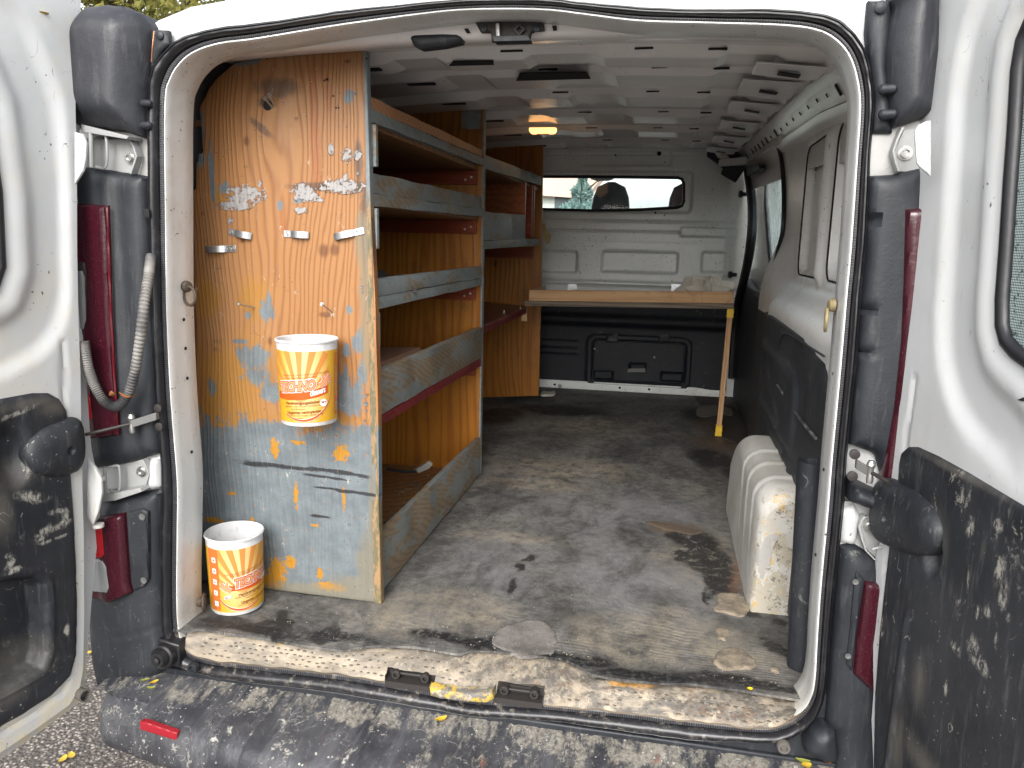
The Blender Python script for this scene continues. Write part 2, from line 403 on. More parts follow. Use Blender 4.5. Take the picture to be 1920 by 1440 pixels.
def m_lamp():
    m = M('dark_red_lamp'); P = m.pos; n = m.noise(P, 420, 2, .5); l = m.ss(m.noise(m.sc(P, (1, 1, .1)), 30, 4, .6), .5, .8)
    c = m.mix(m.ss(n, .62, .75), (.034, .004, .009), (.10, .035, .045)); c = m.mix(m.f('MULTIPLY', l, .35), c, (.08, .02, .03))
    return m.end(c, .22, [(m.noise(P, 90, 2), .0004)], spec=.55)
MT['lamp'] = m_lamp()
MT['redlens'] = plain('bright_red_lens', (.42, .010, .016), .2)
MT['reflector'] = plain('red_reflector', (.26, .012, .02), .25)
MT['clearlens'] = plain('clear_lens', (.24, .25, .25), .15)
MT['yellowtape'] = plain('yellow_tape', (.75, .48, .02), .45)
MT['paper'] = plain('torn_paper', (.6, .57, .5), .8)
MT['rag'] = plain('cloth', (.62, .58, .50), .9)
def m_glass(name, tint=(.80, .90, .88), dirt=.25, dcol=(.75, .8, .8), scale=9, streak=(1, 1, .3)):
    """thin automotive glass with a film of dirt"""
    m = M(name); P = m.pos
    tr = m.n('BsdfTransparent'); tr.inputs[0].default_value = (*tint, 1); gl = m.n('BsdfGlossy'); gl.inputs['Roughness'].default_value = .05
    fr = m.n('Fresnel'); fr.inputs[0].default_value = 1.45; mx = m.n('MixShader'); m.set(mx.inputs[0], m.f('MULTIPLY', fr.outputs[0], .8)); m.set(mx.inputs[1], tr.outputs[0]); m.set(mx.inputs[2], gl.outputs[0])
    di = m.n('BsdfDiffuse'); di.inputs[0].default_value = (*dcol, 1); ts = m.n('BsdfTranslucent'); ts.inputs[0].default_value = (*dcol, 1)
    d2 = m.n('MixShader'); d2.inputs[0].default_value = .6; m.set(d2.inputs[1], di.outputs[0]); m.set(d2.inputs[2], ts.outputs[0])
    n = m.noise(m.sc(P, streak), scale, 8, .7); fac = m.f('MULTIPLY', m.ss(n, .3, .75), dirt * 1.6, clamp=True)
    m3 = m.n('MixShader'); m.set(m3.inputs[0], fac); m.set(m3.inputs[1], mx.outputs[0]); m.set(m3.inputs[2], d2.outputs[0]); m.set(m.out.inputs[0], m3.outputs[0])
    m.t.nodes.remove(m.b); return m.m
MT['glass'] = m_glass('dusty_glass', tint=(.93, .99, .98), dirt=.07)
MT['glass_side'] = m_glass('dirty_side_glass', tint=(.45, .55, .55), dirt=.5, dcol=(.42, .50, .49), scale=14)
def m_doorglass():
    m = M('dotted_door_glass'); P2 = m.uv
    v = m.vor(P2, 260, rand=0.); n = m.noise(P2, 70, 4, .7)
    c = m.mix(m.ss(v, .30, .42), (.42, .50, .48), (.10, .13, .13)); c = m.mix(m.ss(n, .56, .62), c, (.045, .07, .07))
    return m.end(c, .16, spec=.6)
MT['glass_door'] = m_doorglass()
def m_screen():
    m = M('windscreen_glass'); tr = m.n('BsdfTransparent'); tr.inputs[0].default_value = (.94, 1., .99, 1)
    m.set(m.out.inputs[0], tr.outputs[0]); m.t.nodes.remove(m.b); return m.m
MT['windscreen'] = m_screen()

PF = FLAT(.552)
def m_floor():
    m = M('worn_rubber_floor'); P = m.uv; W = m.warp(P, 3.2, .07, 5); W2 = m.warp(W, 26, .026, 6)
    big = m.noise(P, 2.2, 6, .62, .6); mid = m.noise(m.sc(P, (1, .55, 1)), 7, 7, .68, .5); fine = m.noise(P, 70, 6, .75)
    c = m.mix(m.ss(mid, .36, .64), (.050, .049, .048), (.165, .160, .154))
    c = m.mix(m.f('MULTIPLY', m.ss(big, .47, .66), .8), c, (.215, .20, .175)); c = m.mix(m.f('MULTIPLY', m.ss(m.noise(P, 3.1, 8, .72, .5), .50, .60), .68), c, (.035, .036, .040))
    c = m.mix(m.ss(m.noise(P, 34, 6, .8), .36, .64), m.mix(.40, c, (.03, .029, .028)), m.mix(.12, c, (.5, .47, .42)))
    # grey foot-worn middle, tan dust, then black and brown stains where the photograph shows them
    tan = m.blobs(W, PF, [(1050, 880, 130, 22, 5), (1260, 1190, 95, 55), (1190, 1200, 120, 45), (1330, 1060, 90, 60), (830, 1140, 110, 35), (1010, 910, 90, 14), (1350, 1215, 90, 40), (760, 1170, 60, 25), (950, 1010, 90, 12), (900, 1150, 60, 30), (1100, 800, 90, 18)], .6)
    c = m.mix(m.f('MULTIPLY', tan, m.ss(m.noise(W, 16, 7, .75), .34, .68)), c, (.30, .262, .20))
    grey = m.blobs(W, PF, [(1200, 1090, 190, 70), (930, 1060, 120, 50), (1150, 960, 190, 50)], .7)
    c = m.mix(m.f('MULTIPLY', m.f('MULTIPLY', grey, m.ss(mid, .3, .65)), .6), c, (.21, .21, .215))
    blk = m.blobs(W2, PF, [(1310, 1020, 42, 26, 20), (1330, 1050, 40, 30), (1350, 1085, 28, 28), (1290, 1040, 26, 12), (980, 1065, 10, 9), (965, 1100, 8, 16), (1335, 1110, 16, 14), (1332, 1125, 8, 10), (1330, 860, 40, 20), (1385, 880, 35, 18), (1340, 780, 60, 18), (1050, 770, 90, 10), (940, 780, 40, 16), (1275, 1005, 20, 8),
                           (1415, 1150, 22, 12), (1455, 1215, 16, 22, 30), (1475, 1170, 20, 8), (505, 1180, 30, 14, -30), (540, 1165, 14, 22, 30), (430, 1170, 40, 8), (620, 1190, 22, 20), (470, 1190, 60, 7), (990, 1050, 14, 8)], .3)
    blk = m.f('MULTIPLY', blk, m.ss(m.noise(W2, 24, 7, .8), .36, .48)); c = m.mix(m.f('MULTIPLY', blk, .93), c, m.mix(fine, (.006, .006, .007), (.03, .028, .026)))
    edge = m.blobs(W2, PF, [(900, 1205, 70, 12), (1090, 1240, 60, 16), (1230, 1277, 140, 15), (1400, 1285, 110, 13), (640, 1200, 90, 10), (1010, 1225, 60, 10), (820, 1195, 50, 10), (480, 1190, 110, 10)], .45)
    c = m.mix(m.f('MULTIPLY', edge, m.ss(m.noise(P, 60, 6, .8), .30, .55)), c, (.010, .010, .011))
    rust = m.blobs(W2, PF, [(1382, 1085, 9, 28, -12), (1378, 1060, 8, 25, -12)], .5)
    c = m.mix(m.f('MULTIPLY', m.f('MULTIPLY', rust, .7), m.ss(fine, .35, .6)), c, (.19, .08, .035))
    brown = m.blobs(W2, PF, [(1270, 990, 45, 8, 10), (1255, 985, 30, 6), (950, 906, 10, 5), (1350, 830, 60, 16), (1345, 800, 40, 14)], .4)
    c = m.mix(m.f('MULTIPLY', brown, .6), c, (.13, .085, .05))
    sp = m.f('MULTIPLY', m.ss(m.vor(P, 120), .16, .10), m.ss(m.noise(P, 6, 4, .7), .48, .6))
    c = m.mix(sp, c, (.42, .38, .32))
    sc_ = m.lines(W, (1, .5, 1), 12, .003, m.ss(mid, .5, .6)); c = m.mix(m.f('MULTIPLY', sc_, .4), c, (.35, .33, .30))
    n = m.n('TexWave'); n.inputs['Scale'].default_value = 46; n.inputs['Distortion'].default_value = .8; n.inputs['Detail'].default_value = 1
    mp = m.n('Mapping'); m.set(mp.inputs['Vector'], P); mp.inputs['Rotation'].default_value = (0, 0, R(68)); m.set(n.inputs['Vector'], mp.outputs[0])
    rib = m.f('MULTIPLY', n.outputs['Fac'], m.ss(m.noise(P, 5, 3), .35, .6))
    c = m.mix(m.f('MULTIPLY', m.f('SUBTRACT', 1., rib), .28), c, (.02, .02, .02))
    return m.end(c, m.f('ADD', .42, m.f('MULTIPLY', mid, .35)), [(rib, .0012), (mid, .008), (fine, .0015)], spec=.3)
MT['floor'] = m_floor()

PP = REAR(.25)
PA = dict(
    red=[(590, 240, 8, 120), (596, 300, 6, 60), (530, 400, 6, 40), (615, 175, 5, 40)],
    knot=[(607, 470, 9, 12), (628, 468, 9, 11), (448, 655, 7, 7), (652, 115, 6, 4), (613, 150, 4, 3), (500, 192, 12, 9), (462, 265, 6, 9), (556, 222, 4, 3), (507, 640, 4, 8), (455, 450, 4, 6), (610, 590, 12, 5), (690, 740, 3, 3), (403, 655, 4, 4), (380, 400, 3, 4), (500, 110, 3, 3)],
    smudge=[(490, 240, 24, 7, -38), (497, 190, 14, 10), (520, 165, 40, 18), (690, 420, 14, 90), (672, 300, 8, 40), (600, 350, 60, 8), (670, 350, 18, 12)],
    varnish=[(430, 760, 60, 70), (385, 560, 26, 36), (480, 800, 50, 36), (415, 690, 40, 40), (480, 560, 30, 40), (425, 370, 30, 16), (600, 790, 80, 20), (470, 690, 50, 60)],
    paint=[(397, 330, 5, 60), (376, 300, 8, 14), (470, 112, 26, 10, 8), (655, 182, 8, 12), (420, 352, 10, 12), (372, 280, 8, 12), (378, 235, 5, 30), (500, 585, 14, 18), (475, 670, 30, 22), (482, 705, 24, 16), (397, 727, 8, 14), (672, 640, 12, 22), (678, 700, 10, 22), (655, 760, 25, 20), (668, 745, 18, 30), (655, 580, 6, 8), (560, 375, 10, 6), (668, 290, 5, 8), (650, 660, 8, 14), (505, 560, 5, 16), (465, 590, 6, 8), (525, 385, 6, 9), (548, 100, 40, 5), (510, 735, 20, 18), (645, 720, 10, 30), (600, 95, 25, 4), (450, 640, 20, 5)],
    orange=[(520, 1075, 16, 28), (508, 1090, 24, 14), (400, 975, 20, 5), (472, 975, 5, 6), (545, 1055, 10, 12), (620, 1100, 30, 8), (600, 1075, 6, 10), (555, 930, 4, 22), (640, 850, 14, 16), (590, 985, 8, 3), (515, 840, 8, 18), (645, 935, 3, 22), (560, 830, 12, 4), (436, 925, 10, 3), (395, 1010, 10, 8)],
    olive=[(695, 1060, 26, 60), (670, 1110, 60, 30), (590, 1110, 100, 16), (685, 560, 10, 160), (700, 1000, 8, 120), (680, 450, 14, 60)],
    flake=[(460, 365, 34, 16), (440, 385, 30, 9), (570, 358, 20, 14), (575, 370, 22, 8), (640, 350, 38, 12), (650, 292, 9, 13), (622, 280, 6, 10), (565, 395, 12, 6), (648, 332, 6, 6), (433, 415, 5, 6), (672, 292, 7, 9), (600, 375, 6, 4), (487, 345, 6, 6)],
    scrape=[(520, 873, 72, 3.6, -3), (640, 886, 60, 4, -4), (480, 871, 25, 4, -2), (600, 893, 60, 2.4, -3), (680, 925, 40, 3, -3), (610, 915, 30, 2), (600, 968, 20, 3), (650, 922, 20, 3)])
def m_panel():
    m = M('weathered_panel_wood'); P = m.pos; P2 = m.uv; X, Z = m.xyz(P)[0], m.xyz(P)[2]
    Ps = m.sc(P, (1, 1, .07)); d = m.noise(Ps, 4.5, 4, .55); dk = m.noise(m.sc(P, (1, 1, .35)), 3.2, 3, .5)
    ph = m.f('ADD', m.f('MULTIPLY', X, 420.), m.f('ADD', m.f('MULTIPLY', d, 60.), m.f('MULTIPLY', dk, 75.)))
    ring = m.f('POWER', m.f('ADD', m.f('MULTIPLY', m.f('SINE', ph), .5), .5), 3.); fib = m.noise(Ps, 300, 4, .7)
    t = m.f('ADD', m.f('MULTIPLY', ring, .55), m.f('MULTIPLY', fib, .3))
    c = m.mix(t, (.31, .152, .056), (.165, .060, .019))
    c = m.mix(m.f('MULTIPLY', m.ss(m.noise(m.sc(P, (1, 1, .12)), 9, 3, .5), .45, .7), .35), c, (.32, .19, .10))
    N1 = m.noise(P2, 16, 6, .72); N2 = m.noise(m.sc(P2, (1, .42, 1)), 48, 6, .75); N3 = m.noise(P2, 85, 5, .7)
    c = m.mix(m.f('MULTIPLY', m.am('red', N1, 1.), .5), c, (.24, .07, .022))
    c = m.mix(m.f('MULTIPLY', m.am('knot', N1, .7, .5), .75), c, (.10, .035, .012))
    c = m.mix(m.f('MULTIPLY', m.am('smudge', N2, 1.6, .4), .72), c, (.055, .035, .028))
    c = m.mix(m.f('MULTIPLY', m.am('varnish', N2, 2.6, .45), .62), c, (.29, .138, .018))
    zb = m.f('ADD', Z, m.f('ADD', m.f('MULTIPLY', m.f('SUBTRACT', m.noise(m.sc(P2, (1, .10, 1)), 85, 6, .8), .5), .16), m.f('MULTIPLY', m.f('SUBTRACT', N1, .5), .24)))
    low = m.ss(zb, 1.052, 1.028)
    blue = m.f('MULTIPLY', m.f('MAXIMUM', low, m.am('paint', N2, 3.6, .2)), m.f('SUBTRACT', 1., m.f('MULTIPLY', m.ss(N3, .60, .66), .8)))
    bc = m.mix(m.ss(N1, .3, .7), (.098, .117, .129), (.150, .174, .186))
    bc = m.mix(m.f('MULTIPLY', m.ss(m.noise(m.sc(P2, (1, .12, 1)), 45, 6, .75), .52, .7), .5), bc, (.085, .09, .09))
    c = m.mix(blue, c, bc)
    c = m.mix(m.am('orange', N3, 3.4), c, (.34, .16, .016))
    c = m.mix(m.f('MULTIPLY', m.am('olive', N1, 2., .35), .72), c, (.16, .14, .095))
    fl = m.am('flake', m.f('ADD', m.f('MULTIPLY', N3, .8), m.f('MULTIPLY', N1, .2)), 7.0, .15); fl = m.f('MULTIPLY', fl, m.ss(m.attr('flake'), -.35, -.1))
    c = m.mix(fl, c, m.mix(N3, (.20, .195, .195), (.34, .325, .315)))
    c = m.mix(m.f('MULTIPLY', m.am('scrape', m.noise(m.sc(P2, (.3, 1, 1)), 80, 4, .7), 2.2, .3), .9), c, (.014, .014, .016))
    ln = m.lines(P2, (.25, 1, 1), 30, .005, m.ss(N1, .52, .58)); c = m.mix(m.f('MULTIPLY', ln, .8), c, (.045, .04, .032))
    ln2 = m.lines(P2, (1, .25, 1), 22, .004, m.ss(N1, .54, .6)); c = m.mix(m.f('MULTIPLY', ln2, .6), c, (.55, .50, .42))
    sp = m.f('MULTIPLY', m.ss(m.vor(P2, 70), .14, .09), m.ss(N1, .52, .6)); c = m.mix(sp, c, (.035, .026, .02))
    return m.end(c, m.f('ADD', .38, m.f('MULTIPLY', t, .25)), [(t, .0012), (fl, .0025)], spec=.4)
MT['panel'] = m_panel()
MT['orange'] = wood('varnished_orange_pine', (.37, .150, .020), (.23, .073, .009), 'z', 26, knots=7, rough=.35)
MT['orange_dark'] = wood('varnished_red_pine', (.34, .11, .03), (.20, .05, .014), 'y', 26, knots=7, rough=.4)
MT['cleat'] = wood('red_brown_batten', (.26, .055, .022), (.17, .03, .012), 'x', 30, rough=.4)
MT['greyboard'] = wood('worn_grey_board', (.22, .175, .12), (.14, .11, .078), 'y', 40, paint=((.20, .225, .225), .54), rough=.55)
MT['greyboard_dirty'] = wood('dirty_grey_board', (.20, .15, .095), (.12, .09, .06), 'y', 40, paint=((.165, .18, .175), .50), rough=.6)
MT['rawlip'] = wood('raw_pine_lip', (.50, .27, .13), (.33, .13, .055), 'y', 45, rough=.55)
MT['redpaint'] = wood('worn_red_paint', (.28, .18, .10), (.15, .09, .05), 'y', 40, paint=((.16, .018, .02), .62), rough=.5)
MT['shelfwood'] = wood('dark_shelf_wood', (.30, .15, .06), (.17, .08, .032), 'y', 30, rough=.6)
MT['worktop'] = wood('red_brown_worktop', (.20, .085, .06), (.11, .045, .03), 'y', 14, rough=.3)
MT['pine'] = wood('raw_pine', (.60, .385, .20), (.44, .24, .11), 'x', 26, knots=5, rough=.6)
MT['pine_leg'] = wood('raw_pine_leg', (.56, .35, .18), (.40, .21, .10), 'z', 40, rough=.6)
MT['ply'] = wood('old_board', (.24, .19, .14), (.10, .08, .06), 'x', 30, rough=.7)
MT['card'] = plain('brown_card', (.30, .16, .10), .8)
MT['debris'] = plain('wood_debris', (.22, .165, .11), .9, nz=.5)
MT['flake'] = plain('dry_mud', (.40, .31, .20), .9, nz=.3)

def m_tread():
    m = M('worn_tread_plate'); P2 = m.uv; W = m.warp(P2, 20, .015, 5)
    n = m.noise(m.sc(P2, (.5, 1, 1)), 12, 7, .72); fine = m.noise(P2, 90, 5, .75)
    c = m.mix(m.ss(n, .38, .62), (.30, .25, .185), (.155, .135, .11))
    X = m.xyz(P2)[0]
    dark = m.f('MULTIPLY', m.ss(X, -.25, .05), m.ss(m.noise(W, 20, 7, .75), .42, .58)); c = m.mix(m.f('MULTIPLY', dark, .85), c, (.065, .06, .055))
    pl = FLAT(.535)
    og = m.blobs(W, pl, [(1190, 1313, 40, 14), (1240, 1330, 40, 14), (1270, 1340, 30, 10), (1160, 1300, 20, 8)], .5); c = m.mix(m.f('MULTIPLY', og, m.ss(fine, .4, .52)), c, (.50, .24, .035))
    br = m.blobs(W, pl, [(1100, 1312, 60, 12), (1210, 1335, 90, 10), (1330, 1350, 20, 10)], .5); c = m.mix(m.f('MULTIPLY', br, m.ss(fine, .45, .55)), c, (.12, .06, .035))
    ye = m.blobs(W, pl, [(525, 1225, 10, 16, 20), (905, 1290, 18, 9), (520, 1240, 6, 8), (1310, 1352, 8, 8)], .4); c = m.mix(m.f('MULTIPLY', ye, m.ss(fine, .4, .5)), c, (.55, .36, .05))
    rs = m.f('MULTIPLY', m.ss(m.noise(W, 17, 8, .8), .53, .60), m.ss(X, -.25, .25)); c = m.mix(m.f('MULTIPLY', rs, .65), c, (.12, .068, .04))
    cr = m.ss(m.noise(W, 27, 8, .82), .56, .59); c = m.mix(m.f('MULTIPLY', cr, .6), c, (.36, .32, .24))
    sp = m.ss(m.vor(P2, 140), .15, .1); c = m.mix(m.f('MULTIPLY', sp, m.ss(n, .4, .6)), c, (.05, .045, .04))
    return m.end(c, .6, [(n, .003), (fine, .0015)], .15)
MT['tread'] = m_tread()

def m_bumper():
    m = M('scuffed_bumper_plastic'); P = m.pos; X, Yc, Z = m.xyz(P)
    big = m.noise(P, 5, 6, .65); fine = m.noise(P, 75, 6, .8); mid = m.noise(m.sc(P, (1, .45, 1)), 21, 8, .78)
    c = m.mix(m.ss(big, .35, .7), (.022, .023, .028), (.070, .071, .078))
    c = m.mix(m.f('MULTIPLY', m.ss(m.noise(m.sc(P, (1, .12, .3)), 30, 5, .7), .5, .65), .4), c, (.12, .12, .13))
    near = m.ss(Yc, -.125, -.05); tr = m.ss(X, -.55, .25)
    amt = m.f('MAXIMUM', m.f('MULTIPLY', near, .80), m.f('MULTIPLY', tr, .52))
    d = m.ss(m.f('ADD', mid, m.f('MULTIPLY', m.f('SUBTRACT', amt, 1.), .22)), .40, .50)
    c = m.mix(m.f('MULTIPLY', d, .85), c, m.mix(m.ss(fine, .35, .6), (.11, .10, .085), (.27, .25, .21)))
    bk = m.ss(m.noise(m.sc(P, (1, .4, 1)), 11, 8, .75), .53, .62); c = m.mix(m.f('MULTIPLY', bk, .65), c, (.035, .036, .042))
    ps = m.f('MULTIPLY', m.ss(m.noise(m.warp(P, 8, .04), 20, 9, .82, .4), .575, .60), m.ss(m.noise(P, 4, 3), .40, .54)); c = m.mix(m.f('MULTIPLY', ps, .8), c, (.42, .41, .37))
    sp = m.f('MULTIPLY', m.ss(m.vor(m.warp(P, 40, .008), 66), .17, .12), m.ss(m.noise(P, 6, 4, .7), .46, .58)); c = m.mix(m.f('MULTIPLY', sp, .8), c, (.44, .43, .39))
    rs = m.f('MULTIPLY', m.ss(m.noise(m.sc(P, (1, .6, 1)), 17, 6, .75), .62, .66), tr); c = m.mix(m.f('MULTIPLY', rs, .7), c, (.20, .085, .06))
    ln = m.lines(m.warp(P, 9, .04), (1, .4, 1), 22, .005, m.ss(big, .45, .55)); c = m.mix(m.f('MULTIPLY', ln, .6), c, (.45, .43, .39))
    return m.end(c, m.f('ADD', .38, m.f('MULTIPLY', d, .35)), [(fine, .0014), (ps, .001), (mid, .004)], spec=.45)
MT['bumper'] = m_bumper()
def m_seal():
    m = M('rubber_seal'); uv = m.uv; a, t = m.xyz(uv)[0], m.xyz(uv)[1]
    w_ = m.f('SINE', m.f('MULTIPLY', a, 1250.)); band = m.ss(t, .30, .27)
    rib = m.f('MULTIPLY', m.ss(w_, -.2, .4), band); n = m.noise(m.pos, 30, 5, .7)
    c = m.mix(m.f('MULTIPLY', rib, .9), (.010, .010, .012), (.052, .052, .058)); c = m.mix(m.f('MULTIPLY', m.ss(n, .5, .75), .4), c, (.07, .07, .075))
    low = m.f('MULTIPLY', m.ss(m.xyz(m.pos)[2], .62, .48), m.ss(m.noise(m.pos, 45, 6, .8), .52, .66)); c = m.mix(m.f('MULTIPLY', low, .5), c, (.25, .22, .18))
    return m.end(c, .34, [(rib, .002), (n, .0008)], spec=.5)
MT['seal'] = m_seal()
def m_ground():
    m = M('asphalt'); P = m.pos; v = m.vor(P, 95, col=True); e = m.vor(P, 95); n = m.noise(P, 1.3, 6, .6)
    g = m.v('DOT_PRODUCT', v, (.4, .35, .25)); c = m.mix(m.ss(g, .2, .85), (.07, .062, .056), (.42, .37, .32)); c = m.mix(m.ss(e, .35, .6), c, (.06, .05, .045))
    c = m.mix(m.f('MULTIPLY', m.ss(m.noise(P, 30, 5, .7), .5, .7), .5), c, (.10, .085, .07)); c = m.mix(m.f('MULTIPLY', n, .35), c, (.14, .125, .11))
    return m.end(c, .85, [(m.f('SUBTRACT', 1., e), .006)])
MT['ground'] = m_ground()

# ------------------------------------------------------------------ ground
gm = MB(); gm.add([(-120, -60, 0), (120, -60, 0), (120, 160, 0), (-120, 160, 0)], [(0, 1, 2, 3)])
tag(gm.build('ground', MT['ground']), 'grey-brown asphalt with exposed light chippings under the van', kind='structure')

# ------------------------------------------------------------------ the van
VAN = thing('delivery_van', 'white panel van seen from behind with both rear doors open and a worn load floor', 'van', (0, 2.6, 0))
LP = [((333, 900), (304, 900)), ((322, 760), (295, 760)), ((314, 600), (287, 600)), ((311, 400), (281, 400)), ((310, 200), (278, 200)), ((320, 147), (286, 133)), ((343, 113), (308, 97)), ((373, 93), (345, 70)), ((417, 80), (400, 54)), ((480, 72), (480, 44)), ((600, 52), (600, 27)), ((680, 40), (680, 16)), ((836, 20), (836, 2)), ((940, 16), (940, -4)), ((1030, 18), (1030, -2)), ((1097, 26), (1097, 5)), ((1200, 38), (1200, 14)), ((1330, 42), (1330, 18)), ((1461, 46), (1461, 18)), ((1530, 55), (1545, 28)), ((1570, 76), (1590, 50)), ((1596, 110), (1622, 95)), ((1610, 160), (1636, 150)), ((1613, 210), (1638, 210)), ((1607, 300), (1632, 300)), ((1596, 460), (1625, 460)), ((1587, 560), (1615, 560)), ((1575, 700), (1605, 700)), ((1560, 860), (1588, 860)), ((1552, 960), (1582, 960)), ((1539, 1100), (1566, 1100)), ((1532, 1200), (1557, 1200)), ((1528, 1270), (1551, 1270)), ((1520, 1310), (1542, 1320)), ((1500, 1338), (1518, 1360)), ((1470, 1356), (1480, 1384)), ((1429, 1364), (1429, 1391)), ((1340, 1355), (1340, 1388)), ((1255, 1345), (1255, 1382)), ((1180, 1335), (1180, 1370)), ((1030, 1321), (1030, 1351)), ((880, 1308), (880, 1341)), ((810, 1294), (810, 1329)), ((660, 1266), (660, 1303)), ((510, 1249), (510, 1284)), ((397, 1236), (397, 1268)), ((360, 1224), (352, 1254)), ((342, 1205), (322, 1228)), ((334, 1170), (307, 1180)), ((332, 1100), (303, 1100)), ((333, 1000), (303, 1000))]
R0 = REAR(0)
IN = [np.array(R0.px(*a)) for a, b in LP]; OU = [np.array(R0.px(*b)) for a, b in LP]
INs = smooth_path(IN, 5, True); OUs = smooth_path(OU, 5, True)
prof = [(-.02, .012), (0, .0), (.05, -.003), (.12, -.004), (.26, -.004), (.30, .001), (.34, -.006), (.42, -.014), (.52, -.018), (.62, -.018), (.68, -.013), (.71, -.011), (.76, -.014), (.86, -.011), (.90, -.007), (.93, -.008), (1., .0), (1.02, .02)]
V_, UV_ = [], []; arc = 0
for i, (a, b) in enumerate(zip(INs, OUs)):
    if i: arc += float(np.linalg.norm(a - INs[i - 1]))
    wob = .0015 * math.sin(i * .7) + .001 * math.sin(i * 1.9)
    for t, y in prof:
        p = a + (b - a) * t; V_.append((p[0], y + wob * (t > .3), p[1])); UV_.append((arc, t))
n_, k_ = len(INs), len(prof); F_ = []
for i in range(n_):
    j = (i + 1) % n_
    if j == 0:
        base = len(V_); arc += float(np.linalg.norm(INs[0] - INs[-1]))
        for q in range(k_): V_.append(V_[q]); UV_.append((arc, prof[q][0]))
        F_ += [(i * k_ + q, base + q, base + q + 1, i * k_ + q + 1) for q in range(k_ - 1)]
    else: F_ += [(i * k_ + q, j * k_ + q, j * k_ + q + 1, i * k_ + q + 1) for q in range(k_ - 1)]
seal = finish('door_seal', V_, F_, MT['seal'], VAN, uvs=UV_, sharp=50)

# jamb: white flange running inwards from the seal
def inset(path, d):
    N = len(path); o = []
    for i in range(N):
        t = path[(i + 1) % N] - path[i - 1]; t = t / (np.linalg.norm(t) + 1e-9); o.append(path[i] + np.array([t[1], -t[0]]) * d)
    return o
J = [(-.004, .008), (-.001, -.002), (.002, -.003), (.004, .003), (.003, .02), (.002, .06), (.001, .10), (-.004, .106), (-.06, .112), (-.12, .112)]
rings = []
for d, y in J:
    rings.append([(p[0], y, max(p[1], .50) if y > .03 else p[1]) for p in inset(INs, d)])
MB().loft(rings[::-1]).build('door_jamb', MT['white_jamb'], VAN, sharp=50)
for (x, y) in [(344, 217), (331, 341), (335, 470), (339, 600), (345, 653), (347, 710), (355, 847), (343, 1138), (1571, 295), (1564, 520), (1541, 713), (1527, 1000)]:
    s_ = -1 if x < 900 else 1
    q = at(x, y, REAR(.05)); pl_x = -.727 if x < 900 else .71
    P_ = LEFTW(pl_x - .0) if x < 900 else RIGHT(pl_x)
# rear body ring outside the seal
top_out = [R0.px(*p) for p in [(296, 40), (320, 27), (377, 11), (480, 5)]]
ring = [(-.985, .40), (-.99, 1.25), (-.93, 1.75), (-.86, 1.93), (-.72, 1.985), (-.5, 2.008), (0, 2.03), (.5, 2.02), (.74, 1.99), (.86, 1.93), (.93, 1.75), (.985, 1.25), (.98, .40)]
pad('rear_frame', REAR(.012), ring, MT['white'], VAN, step=.02, holes=[[tuple(p) for p in OUs[::3]]], skirt=.06, h=lambda u, v, d: -.012 * (1 - sstep(d, 0, .05)) + .004 * vnoise(u, v, 9))
# roof skin and body sides
ROOF = [(-.86, 1.90), (-.80, 1.955), (-.70, 1.985), (-.5, 2.008), (0, 2.03), (.5, 2.008), (.70, 1.985), (.80, 1.955), (.86, 1.90)]
rs = [[(x, y, z + zt) for x, z in ROOF] for y, zt in [(.03, 0), (.1, .045), (.25, .085), (.5, .14), (1, .17), (2.5, .20), (3.9, .17), (4.3, .10)]]
MB().loft(rs, closed=False).build('roof_skin', MT['white'], VAN, sharp=60)
def sidestrip(sg, ys, top=1.0, bot=.36, name='body_side'):
    g = []
    for y in ys:
        zt = float(np.interp(y, [.03, .1, .25, .5, 1, 2.5, 3.9, 4.3], [0, .045, .085, .14, .17, .20, .17, .10]))
        g.append([(sg * x, y, z) for x, z in [(.86, 1.90 + zt), (.93, 1.76 + zt * .5), (.985, 1.26), (1.0, .9), (.99, .55), (.96, .36)]])
    return MB().loft(g, closed=False).build(name, MT['white'], VAN, sharp=60)
sidestrip(-1, (.03, .1, .25, .5, 1, 2.5, 3.6)); sidestrip(1, (.03, .1, .25, .5, 1, 1.7))

# ------------------------------------------------------------------ load floor
mat_front = [PF.px(*p) for p in [(352, 1188), (365, 1183), (420, 1192), (500, 1203), (560, 1213), (640, 1224), (672, 1218), (700, 1215), (760, 1217), (800, 1221), (860, 1231), (880, 1224), (950, 1226), (1000, 1232), (1060, 1240), (1085, 1256), (1110, 1275), (1180, 1287), (1240, 1290), (1300, 1291), (1400, 1303), (1500, 1322)]]
fl = [(-.86, mat_front[0][1] + .005)] + mat_front + [(.86, mat_front[-1][1] + .01), (.86, 3.56), (-.86, 3.56)]
def floor_h(u, v, d):
    h = .0035 * vnoise(u, v, 6, 2) + .002 * vnoise(u, v, 19, 4)
    h += .010 * sstep(.10 - v, 0, .08) * vnoise(u, v, 4, 9) * (u > .1) + .004 * sstep(.13 - v, 0, .06)
    return h
MT['crust'] = (lambda m: m.end(m.mix(m.ss(m.noise(m.pos, 30, 7, .75), .35, .65), (.27, .22, .155), (.12, .10, .08)), .9, [(m.noise(m.pos, 50, 6, .75), .004)]))(M('dried_mud_crust'))
fm = pad('floor_mat', FLAT(.552), fl, MT['floor'], VAN, step=.018, h=floor_h, skirt=.006)
boxo('load_floor', MT['darkmetal'], VAN, -.86, .86, .13, 3.56, .50, .5485, 0)
